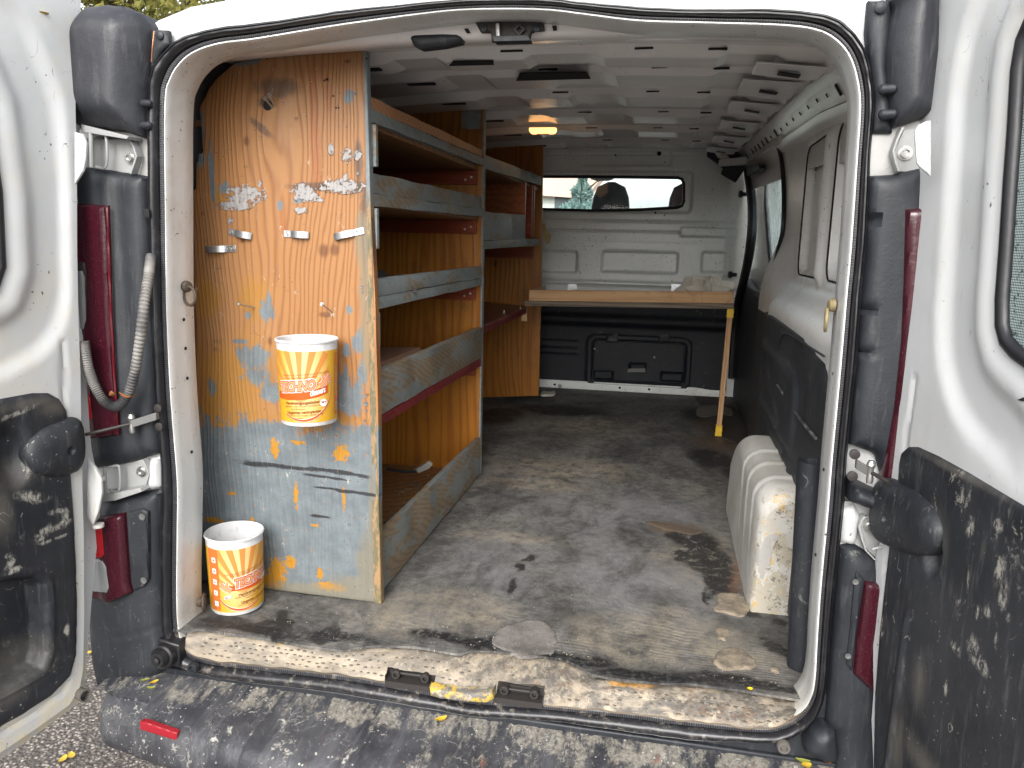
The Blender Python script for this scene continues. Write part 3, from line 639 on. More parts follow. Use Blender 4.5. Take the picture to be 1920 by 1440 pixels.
def patch(pxs, mat, h=.003, name='floor_patch', z=.556, parent=fm, bump=.3):
    pl = FLAT(z); o = [tuple(q) for q in smooth_path([np.array(pl.px(*p)) for p in pxs], 5, True)]; rj = random.Random(len(pxs) * 7 + int(pxs[0][0]))
    o = [(a + rj.uniform(-.0028, .0028), b + rj.uniform(-.0028, .0028)) for a, b in o]
    return pad(name, pl, o, mat, parent, step=.005, h=lambda u, v, d: dome(d, .004, h) + h * bump * vnoise(u, v, 60, 3), skirt=.006)
MT['patch'] = (lambda m: m.end(m.mix(m.f('MULTIPLY', m.ss(m.vor(m.pos, 130), .16, .1), m.ss(m.noise(m.pos, 20, 4, .7), .45, .6)), m.mix(m.ss(m.noise(m.pos, 13, 8, .8), .38, .62), (.20, .185, .17), (.10, .092, .085)), (.42, .38, .3)), .6, [(m.noise(m.pos, 60, 6, .8), .002)]))(M('smooth_rubber_patch'))
patch([(922, 1205), (930, 1188), (945, 1175), (990, 1164), (1020, 1166), (1040, 1185), (1042, 1200), (1036, 1212), (1034, 1226), (985, 1232), (950, 1222)], MT['patch'], .0012)
patch([(1343, 1117), (1362, 1114), (1390, 1116), (1403, 1130), (1403, 1148), (1390, 1156), (1362, 1150), (1338, 1144), (1345, 1130)], MT['crust'], .004)
patch([(1338, 1240), (1345, 1225), (1370, 1216), (1395, 1220), (1418, 1243), (1408, 1252), (1375, 1256), (1350, 1253)], MT['crust'], .004)
patch([(1342, 1182), (1350, 1179), (1365, 1180), (1368, 1188), (1360, 1200), (1345, 1196)], MT['crust'], .003)
patch([(1444, 1252), (1455, 1250), (1462, 1258), (1452, 1262)], MT['crust'], .003)
patch([(1212, 978), (1240, 980), (1290, 990), (1320, 996), (1300, 1003), (1262, 996), (1235, 988)], plain('torn_floor_edge', (.12, .085, .055), .9, nz=.6), .0015)
rg = random.Random(5)                                                # crumbs and grit swept to the sill
g = MB()
for i in range(520):
    x = rg.uniform(380, 1490); k = rg.random() ** 1.5; y = np.interp(x, [380, 640, 860, 1060, 1110, 1300, 1500], [1186, 1222, 1228, 1238, 1272, 1288, 1318]) - 2 - k * rg.choice([18, 60, 200])
    p = np.array(at(x, y, FLAT(.5565))); r = rg.uniform(.0006, .0022)
    if abs(p[0]) > .72: continue
    g.add([p + (r, 0, 0), p + (0, r, 0), p + (-r, 0, 0), p + (0, -r, 0), p + (0, 0, r)], [(0, 1, 4), (1, 2, 4), (2, 3, 4), (3, 0, 4)])
tag(g.build('grit', plain('pale_grit', (.42, .37, .29), .9, nz=.5), VAN), kind='stuff')

# ------------------------------------------------------------------ sill tread plate with raised studs and two striker recesses
SILL = FLAT(.5)
def sillz(y): return .472 + (.534 - .472) * float(np.clip((y + .052) / .10, 0, 1))
u0s = np.linspace(-.742, .735, 150)
back = np.interp(u0s, [p[0] for p in mat_front], [p[1] for p in mat_front]) + .02
rowsN = 16; V_ = []; UVs = []
inb = np.array([OUs_ for OUs_ in INs]); 
def seal_z(x):                                                        # seal inner line at the bottom edge
    c = [p for p in INs if p[1] < .62]; c.sort(key=lambda p: p[0]); return float(np.interp(x, [p[0] for p in c], [p[1] for p in c]))
rec = [(at(724, 1268, REAR(-.0))[0], at(812, 1290, REAR(-.0))[0]), (at(927, 1290, REAR(0))[0], at(1019, 1296, REAR(0))[0])]
for i, x in enumerate(u0s):
    zb = max(seal_z(x), .462); fr = .004 + .0015 * math.sin(i * .5)
    end_dip = 0
    for j in range(rowsN):
        t = j / (rowsN - 1)                                            # 0 at mat, 1 at the outer lip
        y = back[i] * (1 - t) + fr * t - .02 * t * (1 - t)
        z = .5495 - (.5495 - (zb + .004)) * (t ** 1.5) + .0015 * math.sin(i * .9 + j)
        inrec = any(a < x < b for a, b in rec)
        V_.append((x, y - .012 * t, z)); UVs.append((x, t * .12))
F_ = []
for i in range(len(u0s) - 1):
    xm = (u0s[i] + u0s[i + 1]) / 2; r_ = any(a < xm < b for a, b in rec)
    for j in range(rowsN - 1):
        if r_ and j >= 10: continue
        F_.append((i * rowsN + j, i * rowsN + j + 1, (i + 1) * rowsN + j + 1, (i + 1) * rowsN + j))
plate = finish('sill_plate', V_, F_, MT['tread'], VAN, uvs=UVs, sharp=60)
pv = np.array(V_).reshape(len(u0s), rowsN, 3)
front = MB()                                                           # folded outer face of the plate
for i in range(len(u0s) - 1):
    xm = (u0s[i] + u0s[i + 1]) / 2
    if any(a < xm < b for a, b in rec): continue
    a, b = pv[i, -1], pv[i + 1, -1]; front.add([a, b, (b[0], b[1] + .003, b[2] - .006), (a[0], a[1] + .003, a[2] - .006)], [(0, 1, 2, 3)])
tag(front.build('plate_fold', MT['ply'], plate), kind='stuff')
st = MB()                                                              # raised stud pattern
rg = random.Random(11)
def sill_pt(x, t):
    i = int(np.clip(np.searchsorted(u0s, x), 1, len(u0s) - 1)); f = (x - u0s[i - 1]) / (u0s[i] - u0s[i - 1]); j = t * (rowsN - 1); j0 = min(int(j), rowsN - 2); g_ = j - j0
    P_ = lambda a, b: pv[a, b]; return (P_(i - 1, j0) * (1 - f) + P_(i, j0) * f) * (1 - g_) + (P_(i - 1, j0 + 1) * (1 - f) + P_(i, j0 + 1) * f) * g_
for r_ in range(4):
    for c_ in range(84):
        x = -.70 + c_ * .0172 + (r_ % 2) * .0086 + rg.uniform(-.002, .002); t = .36 + r_ * .165 + rg.uniform(-.02, .02)
        if not (-.70 < x < .70) or rg.random() < (.22 if x < -.05 or x > .42 else .6): continue
        if any(a - .01 < x < b + .01 for a, b in rec) and t > .55: continue
        p = sill_pt(x, t); rr = rg.uniform(.003, .0048)
        st.add([p + (rr * math.cos(k * 1.0472) * 1.3, rr * math.sin(k * 1.0472), .0003) for k in range(6)] + [p + (rr * .6 * math.cos(k * 1.0472) * 1.3, rr * .6 * math.sin(k * 1.0472), .0014) for k in range(6)],
               [(k, (k + 1) % 6, (k + 1) % 6 + 6, k + 6) for k in range(6)] + [(6, 7, 8, 9, 10, 11)])
tag(st.build('tread_stud', plain('worn_stud', (.25, .215, .17), .6, .1, nz=.9), plate), kind='stuff')
for a, b in rec:                                                       # striker pocket: dark box, bracket and bolts
    zb = seal_z((a + b) / 2)
    MB().box(a, b, .022, .026, zb - .01, .514).box(a - .001, a, -.006, .032, zb - .01, .512).box(b, b + .001, -.006, .032, zb - .01, .512).box(a, b, -.009, .034, zb - .004, zb + .010).build('striker_pocket', MT['darkmetal'], plate)
    MB().tube([(a + .018, .012, zb + .022), (b - .018, .012, zb + .022)], .003, 8).build('striker_bar', MT['darkmetal'], plate)
    for xx in (a + .022, b - .022):
        MB().lathe((xx, .004, zb + .020), (0, -1, 0), [(-.02, .011), (0, .011), (.002, .0095), (.002, .0055), (-.006, .005), (-.006, .0001)], 14).build('striker_bolt', MT['darkmetal'], plate)
mid = (rec[0][1], rec[1][0]); zb = seal_z(sum(mid) / 2)
pad('yellow_scuffed_lip', REAR(-.020), [R0.px(*p) for p in [(810, 1278), (840, 1284), (880, 1289), (926, 1287), (930, 1300), (918, 1308), (885, 1306), (830, 1300), (812, 1294)]],
    (lambda m: m.end(m.mix(m.ss(m.noise(m.warp(m.pos, 20, .02), 26, 7, .75), .45, .58), m.mix(m.ss(m.noise(m.pos, 22, 5, .7), .48, .55), (.12, .11, .10), (.30, .27, .22)), (.45, .30, .03)), .6, [(m.noise(m.pos, 60, 5), .002)]))(M('yellow_scuffed_metal')), plate, step=.004, h=lambda u, v, d: dome(d, .008, .006), skirt=.02)

# ------------------------------------------------------------------ lower rear panel under the seal, bumper
boxo('rear_valance', MT['black_clean'], VAN, -.93, .93, -.004, .06, .33, .448, .004)
def bump_prof(x):
    a = abs(x) / .96
    return -.235 + .11 * a ** 2.2 - .0 * a
path = []
for k in range(0, 385):
    x = -.96 + k * .005; path.append(x)
rings = []
BZ = lambda x: .418 + (.012 * (x > .2) * (x - .2))
for x in path:
    yo = bump_prof(x); e = max(0, abs(x) - .86) / .10; yo = yo + .13 * e ** 2.4; ydep = yo
    ridge = -.0030 * (((x + 10) % .058) < .009) if abs(x) < .8 else 0
    zt = BZ(x) + ridge
    zc = -.02 * e ** 2
    rings.append([(x, .03, zt + .018 + zc), (x, -.03, zt + .014 + zc), (x, -.055, zt + .008 + zc), (x, yo * .5 - .03, zt + .006 + zc), (x, yo + .05, zt + .002 + zc), (x, yo + .022, zt - .006 + zc), (x, yo + .006, zt - .022 + zc), (x, yo, zt - .045 + zc), (x, yo - .004, zt - .075 + zc), (x, yo + .002, zt - .10 + zc), (x, yo + .02, zt - .118 + zc), (x, yo + .06, zt - .128 + zc), (x, .02, zt - .13 + zc)])
bump = MB().loft(rings, closed=False, caps=False)
for s_, r_ in ((-1, rings[0]), (1, rings[-1])):                         # wrap round the body corner
    g = [r_]
    for k in range(1, 7):
        g.append([(p[0] + s_ * (.035 * math.sin(k * .26)), p[1] + k * .10, p[2]) for p in r_])
    if s_ < 0: g = g[::-1]
    bump.loft(g, closed=False)
bumper = bump.build('bumper', MT['bumper'], VAN, sharp=50)
PB = REAR(-.155)
rf = [PB.px(*p) for p in [(263, 1353), (272, 1353), (333, 1374), (332, 1387), (325, 1386), (264, 1367)]]
pad('reflector', REAR(bump_prof(-.7) - .001), [REAR(bump_prof(-.7)).px(*p) for p in [(263, 1353), (272, 1353), (333, 1374), (332, 1387), (325, 1386), (264, 1367)]], MT['reflector'], bumper, step=.004, h=lambda u, v, d: dome(d, .003, .0015), skirt=.012)

# ------------------------------------------------------------------ body corner cladding
CL = REAR(-.012)
def poly(pl, L, sm=0): 
    q = [np.array(pl.px(*p)) for p in L]
    return [tuple(p) for p in (smooth_path(q, sm, True) if sm else q)]
def corner(name, L, mat, hgt=.03, r=.05, pl=None, step=.009, parent=VAN, extra=None, skirt=.05, sm=0):
    pl = pl or REAR(-.004)
    return pad(name, pl, poly(pl, L, sm), mat, parent, step=step, h=lambda u, v, d: dome(d, r, hgt) + (extra(u, v, d, pl) if extra else 0), skirt=skirt)
# upper left cover: tall rounded housing
corner('corner_cover', [(128, 238), (130, 60), (146, 35), (170, 16), (205, 10), (240, 14), (268, 26), (284, 48), (287, 90), (282, 140), (278, 200), (278, 262), (240, 248), (180, 240)], MT['black_cover'], .055, .075, step=.007,
       extra=lambda u, v, d, pl: .012 * sstep(u, pl.px(172, 150)[0] - .012, pl.px(172, 150)[0] + .012) * sstep(d, .01, .05))
corner('cover_flange', [(284, 56), (316, 57), (318, 84), (300, 100), (290, 128), (283, 132), (285, 90)], MT['black_clean'], .006, .008, pl=REAR(-.002), step=.005, skirt=.01)
MB().lathe(at(301, 67, REAR(-.008)), (0, -1, 0), [(0, .009), (.004, .009), (.006, .006), (.0065, .0001)], 16).build('push_pin', MT['black_clean'], VAN)
for y in (194, 235):
    MB().lathe(at(277, y, REAR(-.028)), (1, 0, 0), [(-.016, .0055), (-.012, .008), (.006, .008), (.010, .0045), (.010, .0001)], 12).build('cover_clip', MT['black_clean'], VAN)
# middle left trim with tall tail lamp
midL = corner('corner_trim', [(120, 312), (155, 313), (200, 318), (250, 325), (279, 331), (282, 480), (287, 600), (296, 780), (301, 850), (250, 864), (172, 878), (120, 884)], MT['black_clean'], .022, .035,
       extra=lambda u, v, d, pl: .010 * (1 - sstep(u, pl.px(232, 600)[0], pl.px(250, 600)[0])))
lampL = corner('tail_lamp', [(136, 380), (146, 381), (205, 385), (209, 480), (213, 600), (222, 740), (228, 812), (224, 815), (196, 820), (136, 824)], MT['lamp'], .012, .012, pl=REAR(-.035), step=.006,
       extra=lambda u, v, d, pl: .006 * (1 - sstep(abs(u - pl.px(166, 600)[0] - (v - 1.3) * -.03), 0, .012)), skirt=.03)
corner('lamp_edge_line', [(199, 388), (202, 388), (210, 600), (222, 815), (219, 816), (206, 600)], plain('red_lamp_edge', (.10, .008, .014), .25), .002, .002, pl=REAR(-.047), step=.0035, parent=lampL, skirt=.003)
corner('reverse_lens', [(140, 490), (158, 492), (161, 510), (162, 610), (159, 628), (140, 630)], MT['darkmetal'], .003, .003, pl=REAR(-.049), step=.004, parent=lampL, skirt=.004)
corner('reverse_lens_clear', [(140, 508), (155, 508), (158, 520), (160, 600), (157, 617), (140, 620)], MT['clearlens'], .004, .004, pl=REAR(-.052), step=.0035, parent=lampL, skirt=.004,
       extra=lambda u, v, d, pl: .0008 * np.sin(u * 1500))
corner('stop_lens', [(150, 735), (166, 740), (172, 750), (175, 780), (173, 786), (158, 786)], MT['redlens'], .003, .003, pl=REAR(-.049), step=.0035, parent=lampL, skirt=.004)
corner('stop_lens', [(150, 655), (162, 660), (164, 690), (160, 692), (150, 690)], MT['redlens'], .003, .003, pl=REAR(-.049), step=.0035, parent=lampL, skirt=.004)
corner('recess_slot', [(269, 392), (279, 392), (280, 408), (270, 408)], MT['dark'], .001, .001, pl=REAR(-.030), step=.003, parent=midL, skirt=.003)
# lower left trim with small lamp
lowL = corner('corner_trim', [(165, 948), (190, 936), (250, 925), (306, 917), (303, 1000), (304, 1100), (309, 1180), (318, 1222), (312, 1255), (285, 1275), (245, 1287), (186, 1284), (176, 1230), (170, 1150), (176, 1030)], MT['black'], .03, .05,
       extra=lambda u, v, d, pl: -.006 * (1 - sstep(abs(v - (pl.px(230, 1186)[1] + (u - pl.px(230, 1186)[0]) * .35 * (u > pl.px(230, 1186)[0]))), 0, .004)), skirt=.08)
lampS = corner('side_lamp', [(165, 968), (178, 970), (236, 961), (245, 1090), (250, 1110), (216, 1125), (165, 1118)], MT['lamp'], .014, .010, pl=REAR(-.036), step=.005, skirt=.03,
       extra=lambda u, v, d, pl: .010 * sstep(u, pl.px(180, 1000)[0], pl.px(200, 1000)[0]) - .008 * sstep(u, pl.px(206, 1000)[0], pl.px(245, 1000)[0]))
corner('side_lamp_red_lens', [(165, 982), (190, 984), (194, 995), (198, 1040), (192, 1045), (165, 1045)], MT['redlens'], .003, .003, pl=REAR(-.058), step=.004, parent=lampS, skirt=.008)
corner('side_lamp_clear_lens', [(165, 1048), (192, 1049), (200, 1060), (206, 1100), (202, 1112), (165, 1108)], MT['clearlens'], .004, .004, pl=REAR(-.058), step=.004, parent=lampS, skirt=.008, extra=lambda u, v, d, pl: .0008 * np.sin(u * 900))
pt = corner('lamp_mounting_plate', [(240, 960), (268, 953), (277, 960), (278, 1088), (270, 1100), (251, 1108), (245, 1060)], MT['black'], .004, .004, pl=REAR(-.036), step=.005, skirt=.02)
for p in ((267, 969), (270, 1088)): screw(pt, at(*p, REAR(-.041)), (0, -1, 0), .0085, MT['dullscrew'])
# rubber buffer 
q = at(303, 1233, REAR(-.05)); bs = thing  # noqa
MB().lathe(q, (0, -1, .1), [(-.05, .030), (0, .030), (.004, .026), (.002, .022), (.010, .020), (.018, .017), (.018, .010), (.024, .009), (.026, .0001)], 20).build('rubber_buffer', MT['rubber'], VAN)
MB().prism([(q[0] - .028, -.03, q[2] - .030), (q[0] + .032, -.03, q[2] - .034), (q[0] + .036, -.03, q[2] + .026), (q[0] - .024, -.03, q[2] + .036)], (0, .04, 0)).build('buffer_base', MT['rubber'], VAN, bevel=.004)
for (x, y) in ((360, 1254), (1470, 1403)):
    MB().lathe(at(x, y, REAR(-.03)), (0, -1, 0), [(-.01, .014), (0, .014), (.003, .012), (.003, .008), (-.004, .0055), (-.004, .0001)], 18).build('grommet', MT['greyrubber'] if x > 900 else MT['black_clean'], VAN)

# right corner
corner('cover_flange', [(1627, 2), (1668, 2), (1670, 60), (1663, 130), (1668, 190), (1672, 225), (1672, 250), (1636, 250), (1640, 180), (1630, 110), (1624, 60)], MT['black_clean'], .012, .02, pl=REAR(-.002), step=.006)
corner('corner_cover', [(1690, -60), (1666, -10), (1674, 20), (1664, 50), (1658, 100), (1660, 160), (1666, 210), (1668, 242), (1700, 232), (1745, 215), (1760, 100), (1760, -60)], MT['black_cover'], .05, .06, step=.007)
MB().lathe(at(1651, 14, REAR(-.016)), (0, -1, 0), [(0, .011), (.004, .011), (.006, .008), (.0065, .0001)], 16).build('push_pin', MT['black_clean'], VAN)
for y in (168, 215): MB().lathe(at(1652, y, REAR(-.028)), (1, 0, .05), [(-.004, .0001), (-.004, .005), (0, .009), (.022, .008), (.026, .0045), (.026, .0001)], 12).build('cover_clip', MT['black_clean'], VAN)
midR = corner('corner_trim', [(1627, 330), (1670, 328), (1725, 314), (1740, 400), (1740, 700), (1700, 905), (1655, 900), (1640, 850), (1592, 832), (1606, 700), (1614, 570), (1624, 470)], MT['black_clean'], .02, .03,
       extra=lambda u, v, d, pl: -.016 * sum(sstep(-sd_box(u, v, *sorted((pl.px(x0, y0)[0], pl.px(x1, y0)[0])), pl.px(x0, y1)[1], pl.px(x0, y0)[1], .004) * -1, 0, .004) for x0, y0, x1, y1 in ((1612, 400, 1650, 424), (1608, 570, 1640, 588), (1600, 650, 1636, 664))))
corner('tail_lamp', [(1698, 393), (1745, 388), (1745, 600), (1720, 900), (1654, 903), (1662, 850), (1676, 770), (1690, 640), (1695, 520)], MT['lamp'], .012, .012, pl=REAR(-.026), step=.006, skirt=.03)
corner('corner_trim', [(1576, 1024), (1600, 1020), (1642, 1046), (1660, 1100), (1660, 1470), (1560, 1470), (1566, 1430), (1560, 1370), (1548, 1350), (1556, 1270), (1565, 1150)], MT['black'], .025, .04, skirt=.08)
lr = corner('side_lamp', [(1622, 1090), (1660, 1100), (1660, 1300), (1634, 1294), (1600, 1262), (1606, 1200), (1616, 1130)], MT['lamp'], .008, .008, pl=REAR(-.034), step=.005, skirt=.03)
pt = corner('lamp_mounting_plate', [(1606, 1073), (1620, 1086), (1614, 1130), (1604, 1200), (1598, 1259), (1587, 1246), (1594, 1180), (1601, 1100)], MT['black'], .004, .004, pl=REAR(-.032), step=.005, skirt=.02)
for p in ((1604, 1091), (1590, 1230)): screw(pt, at(*p, REAR(-.037)), (0, -1, 0), .006, MT['dullscrew'])
corner('corner_block', [(1506, 1392), (1520, 1366), (1545, 1358), (1566, 1366), (1570, 1425), (1545, 1422), (1508, 1408)], MT['black_clean'], .03, .03, pl=REAR(-.02), step=.006)
# hinges on both corners, placed from the photograph
def hinge(plate_, flange, pin, stirrup, shelf, bolt):
    P0 = REAR(-.001)
    h = MB().prism([at(*q, P0) for q in plate_], (0, -.006, 0)).build('door_hinge', MT['hingegrey'], VAN, bevel=.0015)
    F3 = [np.array(at(*q, REAR(-.010))) for q in flange]; g = MB()
    g.loft([[p + (-.0022, .010, 0), p + (.0022, .010, 0), p + (.0022, -.012, 0), p + (-.0022, -.012, 0)] for p in F3], caps=True); g.build('hinge_flange', MT['hingegrey'], h, bevel=.001)
    if pin: MB().tube([at(*q, REAR(-.040)) for q in pin], .0048, 10).build('hinge_pin', MT['hingegrey'], h)
    if stirrup: MB().tube(smooth_path([at(*q, REAR(-.034)) for q in stirrup], 4), .0030, 8).build('hinge_stirrup', MT['hingegrey'], h)
    if shelf: MB().prism([at(*q, REAR(-.045)) for q in shelf], (0, .045, 0)).build('hinge_shelf', MT['hingegrey'], h, bevel=.001)
    c = at(*bolt, REAR(-.008)); MB().lathe(c, (0, -1, 0), [(0, .013), (.002, .013), (.002, .0095), (.008, .0095), (.008, .0055), (.004, .0050), (.004, .0001)], 14).build('hinge_bolt', MT['steel'], h)
corner('hinge_recess', [(120, 232), (278, 255), (280, 340), (120, 320)], MT['hingeback'], .001, .01, pl=REAR(.006), step=.02, skirt=.01)
corner('hinge_recess', [(120, 870), (303, 845), (306, 930), (120, 950)], MT['hingeback'], .001, .01, pl=REAR(.006), step=.02, skirt=.01)
corner('hinge_recess', [(1630, 240), (1745, 225), (1745, 335), (1625, 335)], MT['hingeback'], .001, .01, pl=REAR(.006), step=.02, skirt=.01)
corner('hinge_recess', [(1570, 940), (1700, 940), (1700, 1060), (1568, 1060)], MT['hingeback'], .001, .01, pl=REAR(.006), step=.02, skirt=.01)
hinge([(150, 258), (205, 262), (245, 258), (260, 294), (250, 326), (150, 316)], [(246, 258), (256, 276), (262, 294), (257, 310), (251, 327)], [(170, 245), (172, 314)], [(176, 252), (190, 252), (199, 259), (201, 300), (196, 315), (180, 313)], [(152, 233), (240, 255), (238, 261), (152, 247)], (244, 296))
hinge([(180, 872), (236, 868), (272, 860), (282, 888), (273, 918), (180, 914)], [(273, 860), (280, 874), (284, 888), (279, 904), (273, 919)], [(196, 876), (198, 932)], [(204, 877), (218, 873), (224, 878), (225, 912), (219, 923), (204, 918)], [(180, 932), (262, 915), (266, 922), (215, 939), (180, 942)], (266, 884))
hinge([(1693, 244), (1740, 240), (1740, 330), (1684, 322), (1674, 284)], [(1690, 240), (1680, 262), (1672, 284), (1676, 304), (1682, 323)], None, None, None, (1697, 287))
hinge([(1620, 967), (1690, 960), (1690, 1046), (1640, 1044), (1622, 1026), (1611, 984)], [(1619, 965), (1613, 974), (1609, 984), (1614, 1006), (1621, 1028), (1638, 1046)], None, [(1636, 1030), (1650, 1026), (1662, 1030)], None, (1632, 988))
corner('hinge_guard', [(1594, 900), (1650, 925), (1652, 960), (1590, 938)], MT['black_clean'], .03, .02, pl=REAR(-.02), step=.006, skirt=.04)
corner('body_bulge', [(1576, 955), (1600, 945), (1612, 965), (1606, 1010), (1600, 1022), (1576, 1015)], MT['white'], .02, .03, pl=REAR(.0), step=.006, skirt=.01)
corner('body_bulge', [(285, 858), (303, 855), (306, 912), (288, 918), (280, 905)], MT['white'], .02, .02, pl=REAR(.0), step=.006, skirt=.01)

# cable hose between body and left door, copper wire end, check straps
hz = REAR(-.075)
hp = smooth_path([at(283, 480, REAR(-.02)), at(278, 520, REAR(-.05)), at(270, 570, hz), at(262, 640, hz), at(252, 700, hz), at(238, 742, hz), at(218, 762, hz), at(195, 752, hz), at(176, 720, hz), at(165, 690, REAR(-.085)), at(159, 655, REAR(-.09)), at(157, 640, REAR(-.09))], 26)
rr = [.0105 + .0016 * math.sin(i * 2.1) if i > 20 else .0115 for i in range(len(hp))]
MT['hose'] = (lambda m: m.end(m.mix(m.ss(m.noise(m.pos, 6, 4, .6), .4, .62), (.035, .035, .038), (.21, .20, .185)), .6, [(m.noise(m.pos, 60, 3), .0008)]))(M('corrugated_hose'))
MB().tube(hp, .01, 12, radii=rr).build('cable_hose', MT['hose'], VAN, sharp=70)
MB().tube(smooth_path([at(289, 58, REAR(-.014)), at(286, 85, REAR(-.018)), at(284, 116, REAR(-.012))], 6), .0012, 6).build('loose_wire', plain('copper_wire', (.5, .22, .10), .4, .6), VAN)
def strap(a, b, c):
    st_ = MB().tube([a, b], .004, 8).build('check_strap', MT['darkmetal'], VAN)
    v = np.array(b) ; w_ = np.array(c); d = w_ - v
    MB().hexa([v + (0, -.006, -.010), v + (0, .006, -.010), w_ + (0, .006, -.006), w_ + (0, -.006, -.006)], [v + (0, -.006, .008), v + (0, .006, .008), w_ + (0, .006, .012), w_ + (0, -.006, .012)]).build('strap_bracket', MT['dullscrew'], st_, bevel=.001)
    MB().lathe(v + (0, 0, -.022), (0, 0, 1), [(0, .0001), (0, .006), (.008, .007), (.016, .006), (.028, .006), (.036, .009), (.044, .006), (.044, .0001)], 12).build('strap_pivot', MT['steel'], st_)
    for dz in (.022, -.022): MB().lathe(w_ + (.004 if w_[0] < 0 else -.004, .0, dz), (0, -1, 0), [(0, .010), (.005, .010), (.006, .006), (.006, .0001)], 12).build('strap_bolt', MT['darkmetal'], st_)
pad('lower_rear_panel', REAR(.007), [(-.97, .40), (-.97, .60), (-.80, .60), (.78, .60), (.97, .60), (.97, .40)], MT['black_clean'], VAN, step=.02, holes=[[tuple(p) for p in OUs[::3]]], skirt=.004)
strap(at(160, 815, REAR(-.10)), at(247, 794, REAR(-.05)), at(296, 782, REAR(-.03)))
strap(at(1668, 905, REAR(-.09)), at(1632, 885, REAR(-.05)), at(1604, 872, REAR(-.03)))

# ------------------------------------------------------------------ jamb details
jm = MT['dark']
def disc(name, c, N, r, mat, parent, sy=1.):
    return MB().lathe(c, N, [(-.001, r), (.0008, r), (.0012, r * .9), (.0012, .0001)], 12).build(name, mat, parent)
JL = LEFTW(-.724); JR = RIGHT(.7085)
for (x, y) in [(344, 217), (331, 341), (335, 470), (340, 599), (345, 653), (347, 709), (355, 847), (338, 335)]:
    u, z = REAR(.05).px(x, y); xx = -.7315 + (0 if z > .9 else -.004)
    disc('jamb_hole', (xx + .001, .05, z), (1, 0, 0), .0042, jm, VAN)
for (x, y) in [(1580, 250), (1576, 330), (1560, 560), (1550, 700), (1540, 880), (1528, 1040)]:
    u, z = REAR(.05).px(x, y); disc('jamb_hole', (.7215, .05, z), (-1, 0, 0), .0035, jm, VAN)
def lash_ring(pt, N, tang, mat, hang):
    c = np.array(pt, float); N = np.array(N, float)
    r = MB().lathe(c, N, [(0, .014), (.006, .013), (.010, .009), (.011, .0001)], 14).build('lashing_ring', mat, VAN)
    t = np.array(tang, float); t /= np.linalg.norm(t); C0 = c + N * .012 + np.array((0, 0, -hang))
    MB().tube([C0 + .019 * (math.cos(a) * t + math.sin(a) * np.array((0, 0, 1.)) * 1.15) for a in np.linspace(0, 2 * math.pi, 22)[:-1]], .0035, 8, closed=True).build('ring_loop', mat, r)
rustm = plain('rusty_metal', (.10, .075, .055), .7, .5, nz=.5)
lash_ring(at(349, 537, REAR(.06)), (1, -.5, 0), (1, -.25, 0), rustm, .022)
lash_ring(at(1563, 572, REAR(.07)), (-1, -.2, 0), (.15, 1, 0), plain('yellowed_metal', (.34, .27, .14), .6, .3, nz=.5), .030)
lash_ring(at(376, 1128, REAR(.06)), (1, -.3, 0), (.5, -1, 0), rustm, .0)

# ------------------------------------------------------------------ ceiling with cross ribs
def arch_drop(x): return -.035 * (abs(x) / .8) ** 2.6
def zc(y): return 1.968 + .050 * float(np.clip((y - .1) / .9, 0, 1)) + .118 * float(np.clip((y - .1) / 3.4, 0, 1))
xs = np.linspace(-.84, .76, 34)
g = [[(x, y, zc(y) + arch_drop(x)) for x in xs] for y in (.10, .3, .5, .8, 1.2, 1.6, 2.0, 2.5, 3.0, 3.56)]
MB().loft(g, closed=False).build('ceiling', MT['white_ceiling'], VAN, sharp=60)
# header box behind the top of the opening
hd = []
for y, z in [(.098, 2.0), (.10, 1.955), (.11, 1.945), (.15, 1.946), (.215, 1.957), (.235, 1.966), (.25, 1.978), (.30, 1.985), (.31, 1.995)]:
    hd.append([(x, y, z + arch_drop(x) * .8) for x in xs])
header = MB().loft(hd, closed=False).build('roof_header', MT['white_ceiling'], VAN, sharp=50)
slot_m = MT['dark']
def slot(parent, x, y, z, lx, ly, name='rib_slot', N=(0, 0, -1)):
    n = 5; o = []
    for cx, cy, a0 in ((lx, ly, 0), (-lx, ly, 90), (-lx, -ly, 180), (lx, -ly, 270)):
        rr = min(lx, ly) * .5
        for k in range(n): a = R(a0 + 90 * k / (n - 1)); o.append((x + (cx - math.copysign(rr, cx)) + rr * math.cos(a), y + (cy - math.copysign(rr, cy)) + rr * math.sin(a), z))
    return MB().prism(o, (0, 0, .004)).build(name, slot_m, parent)
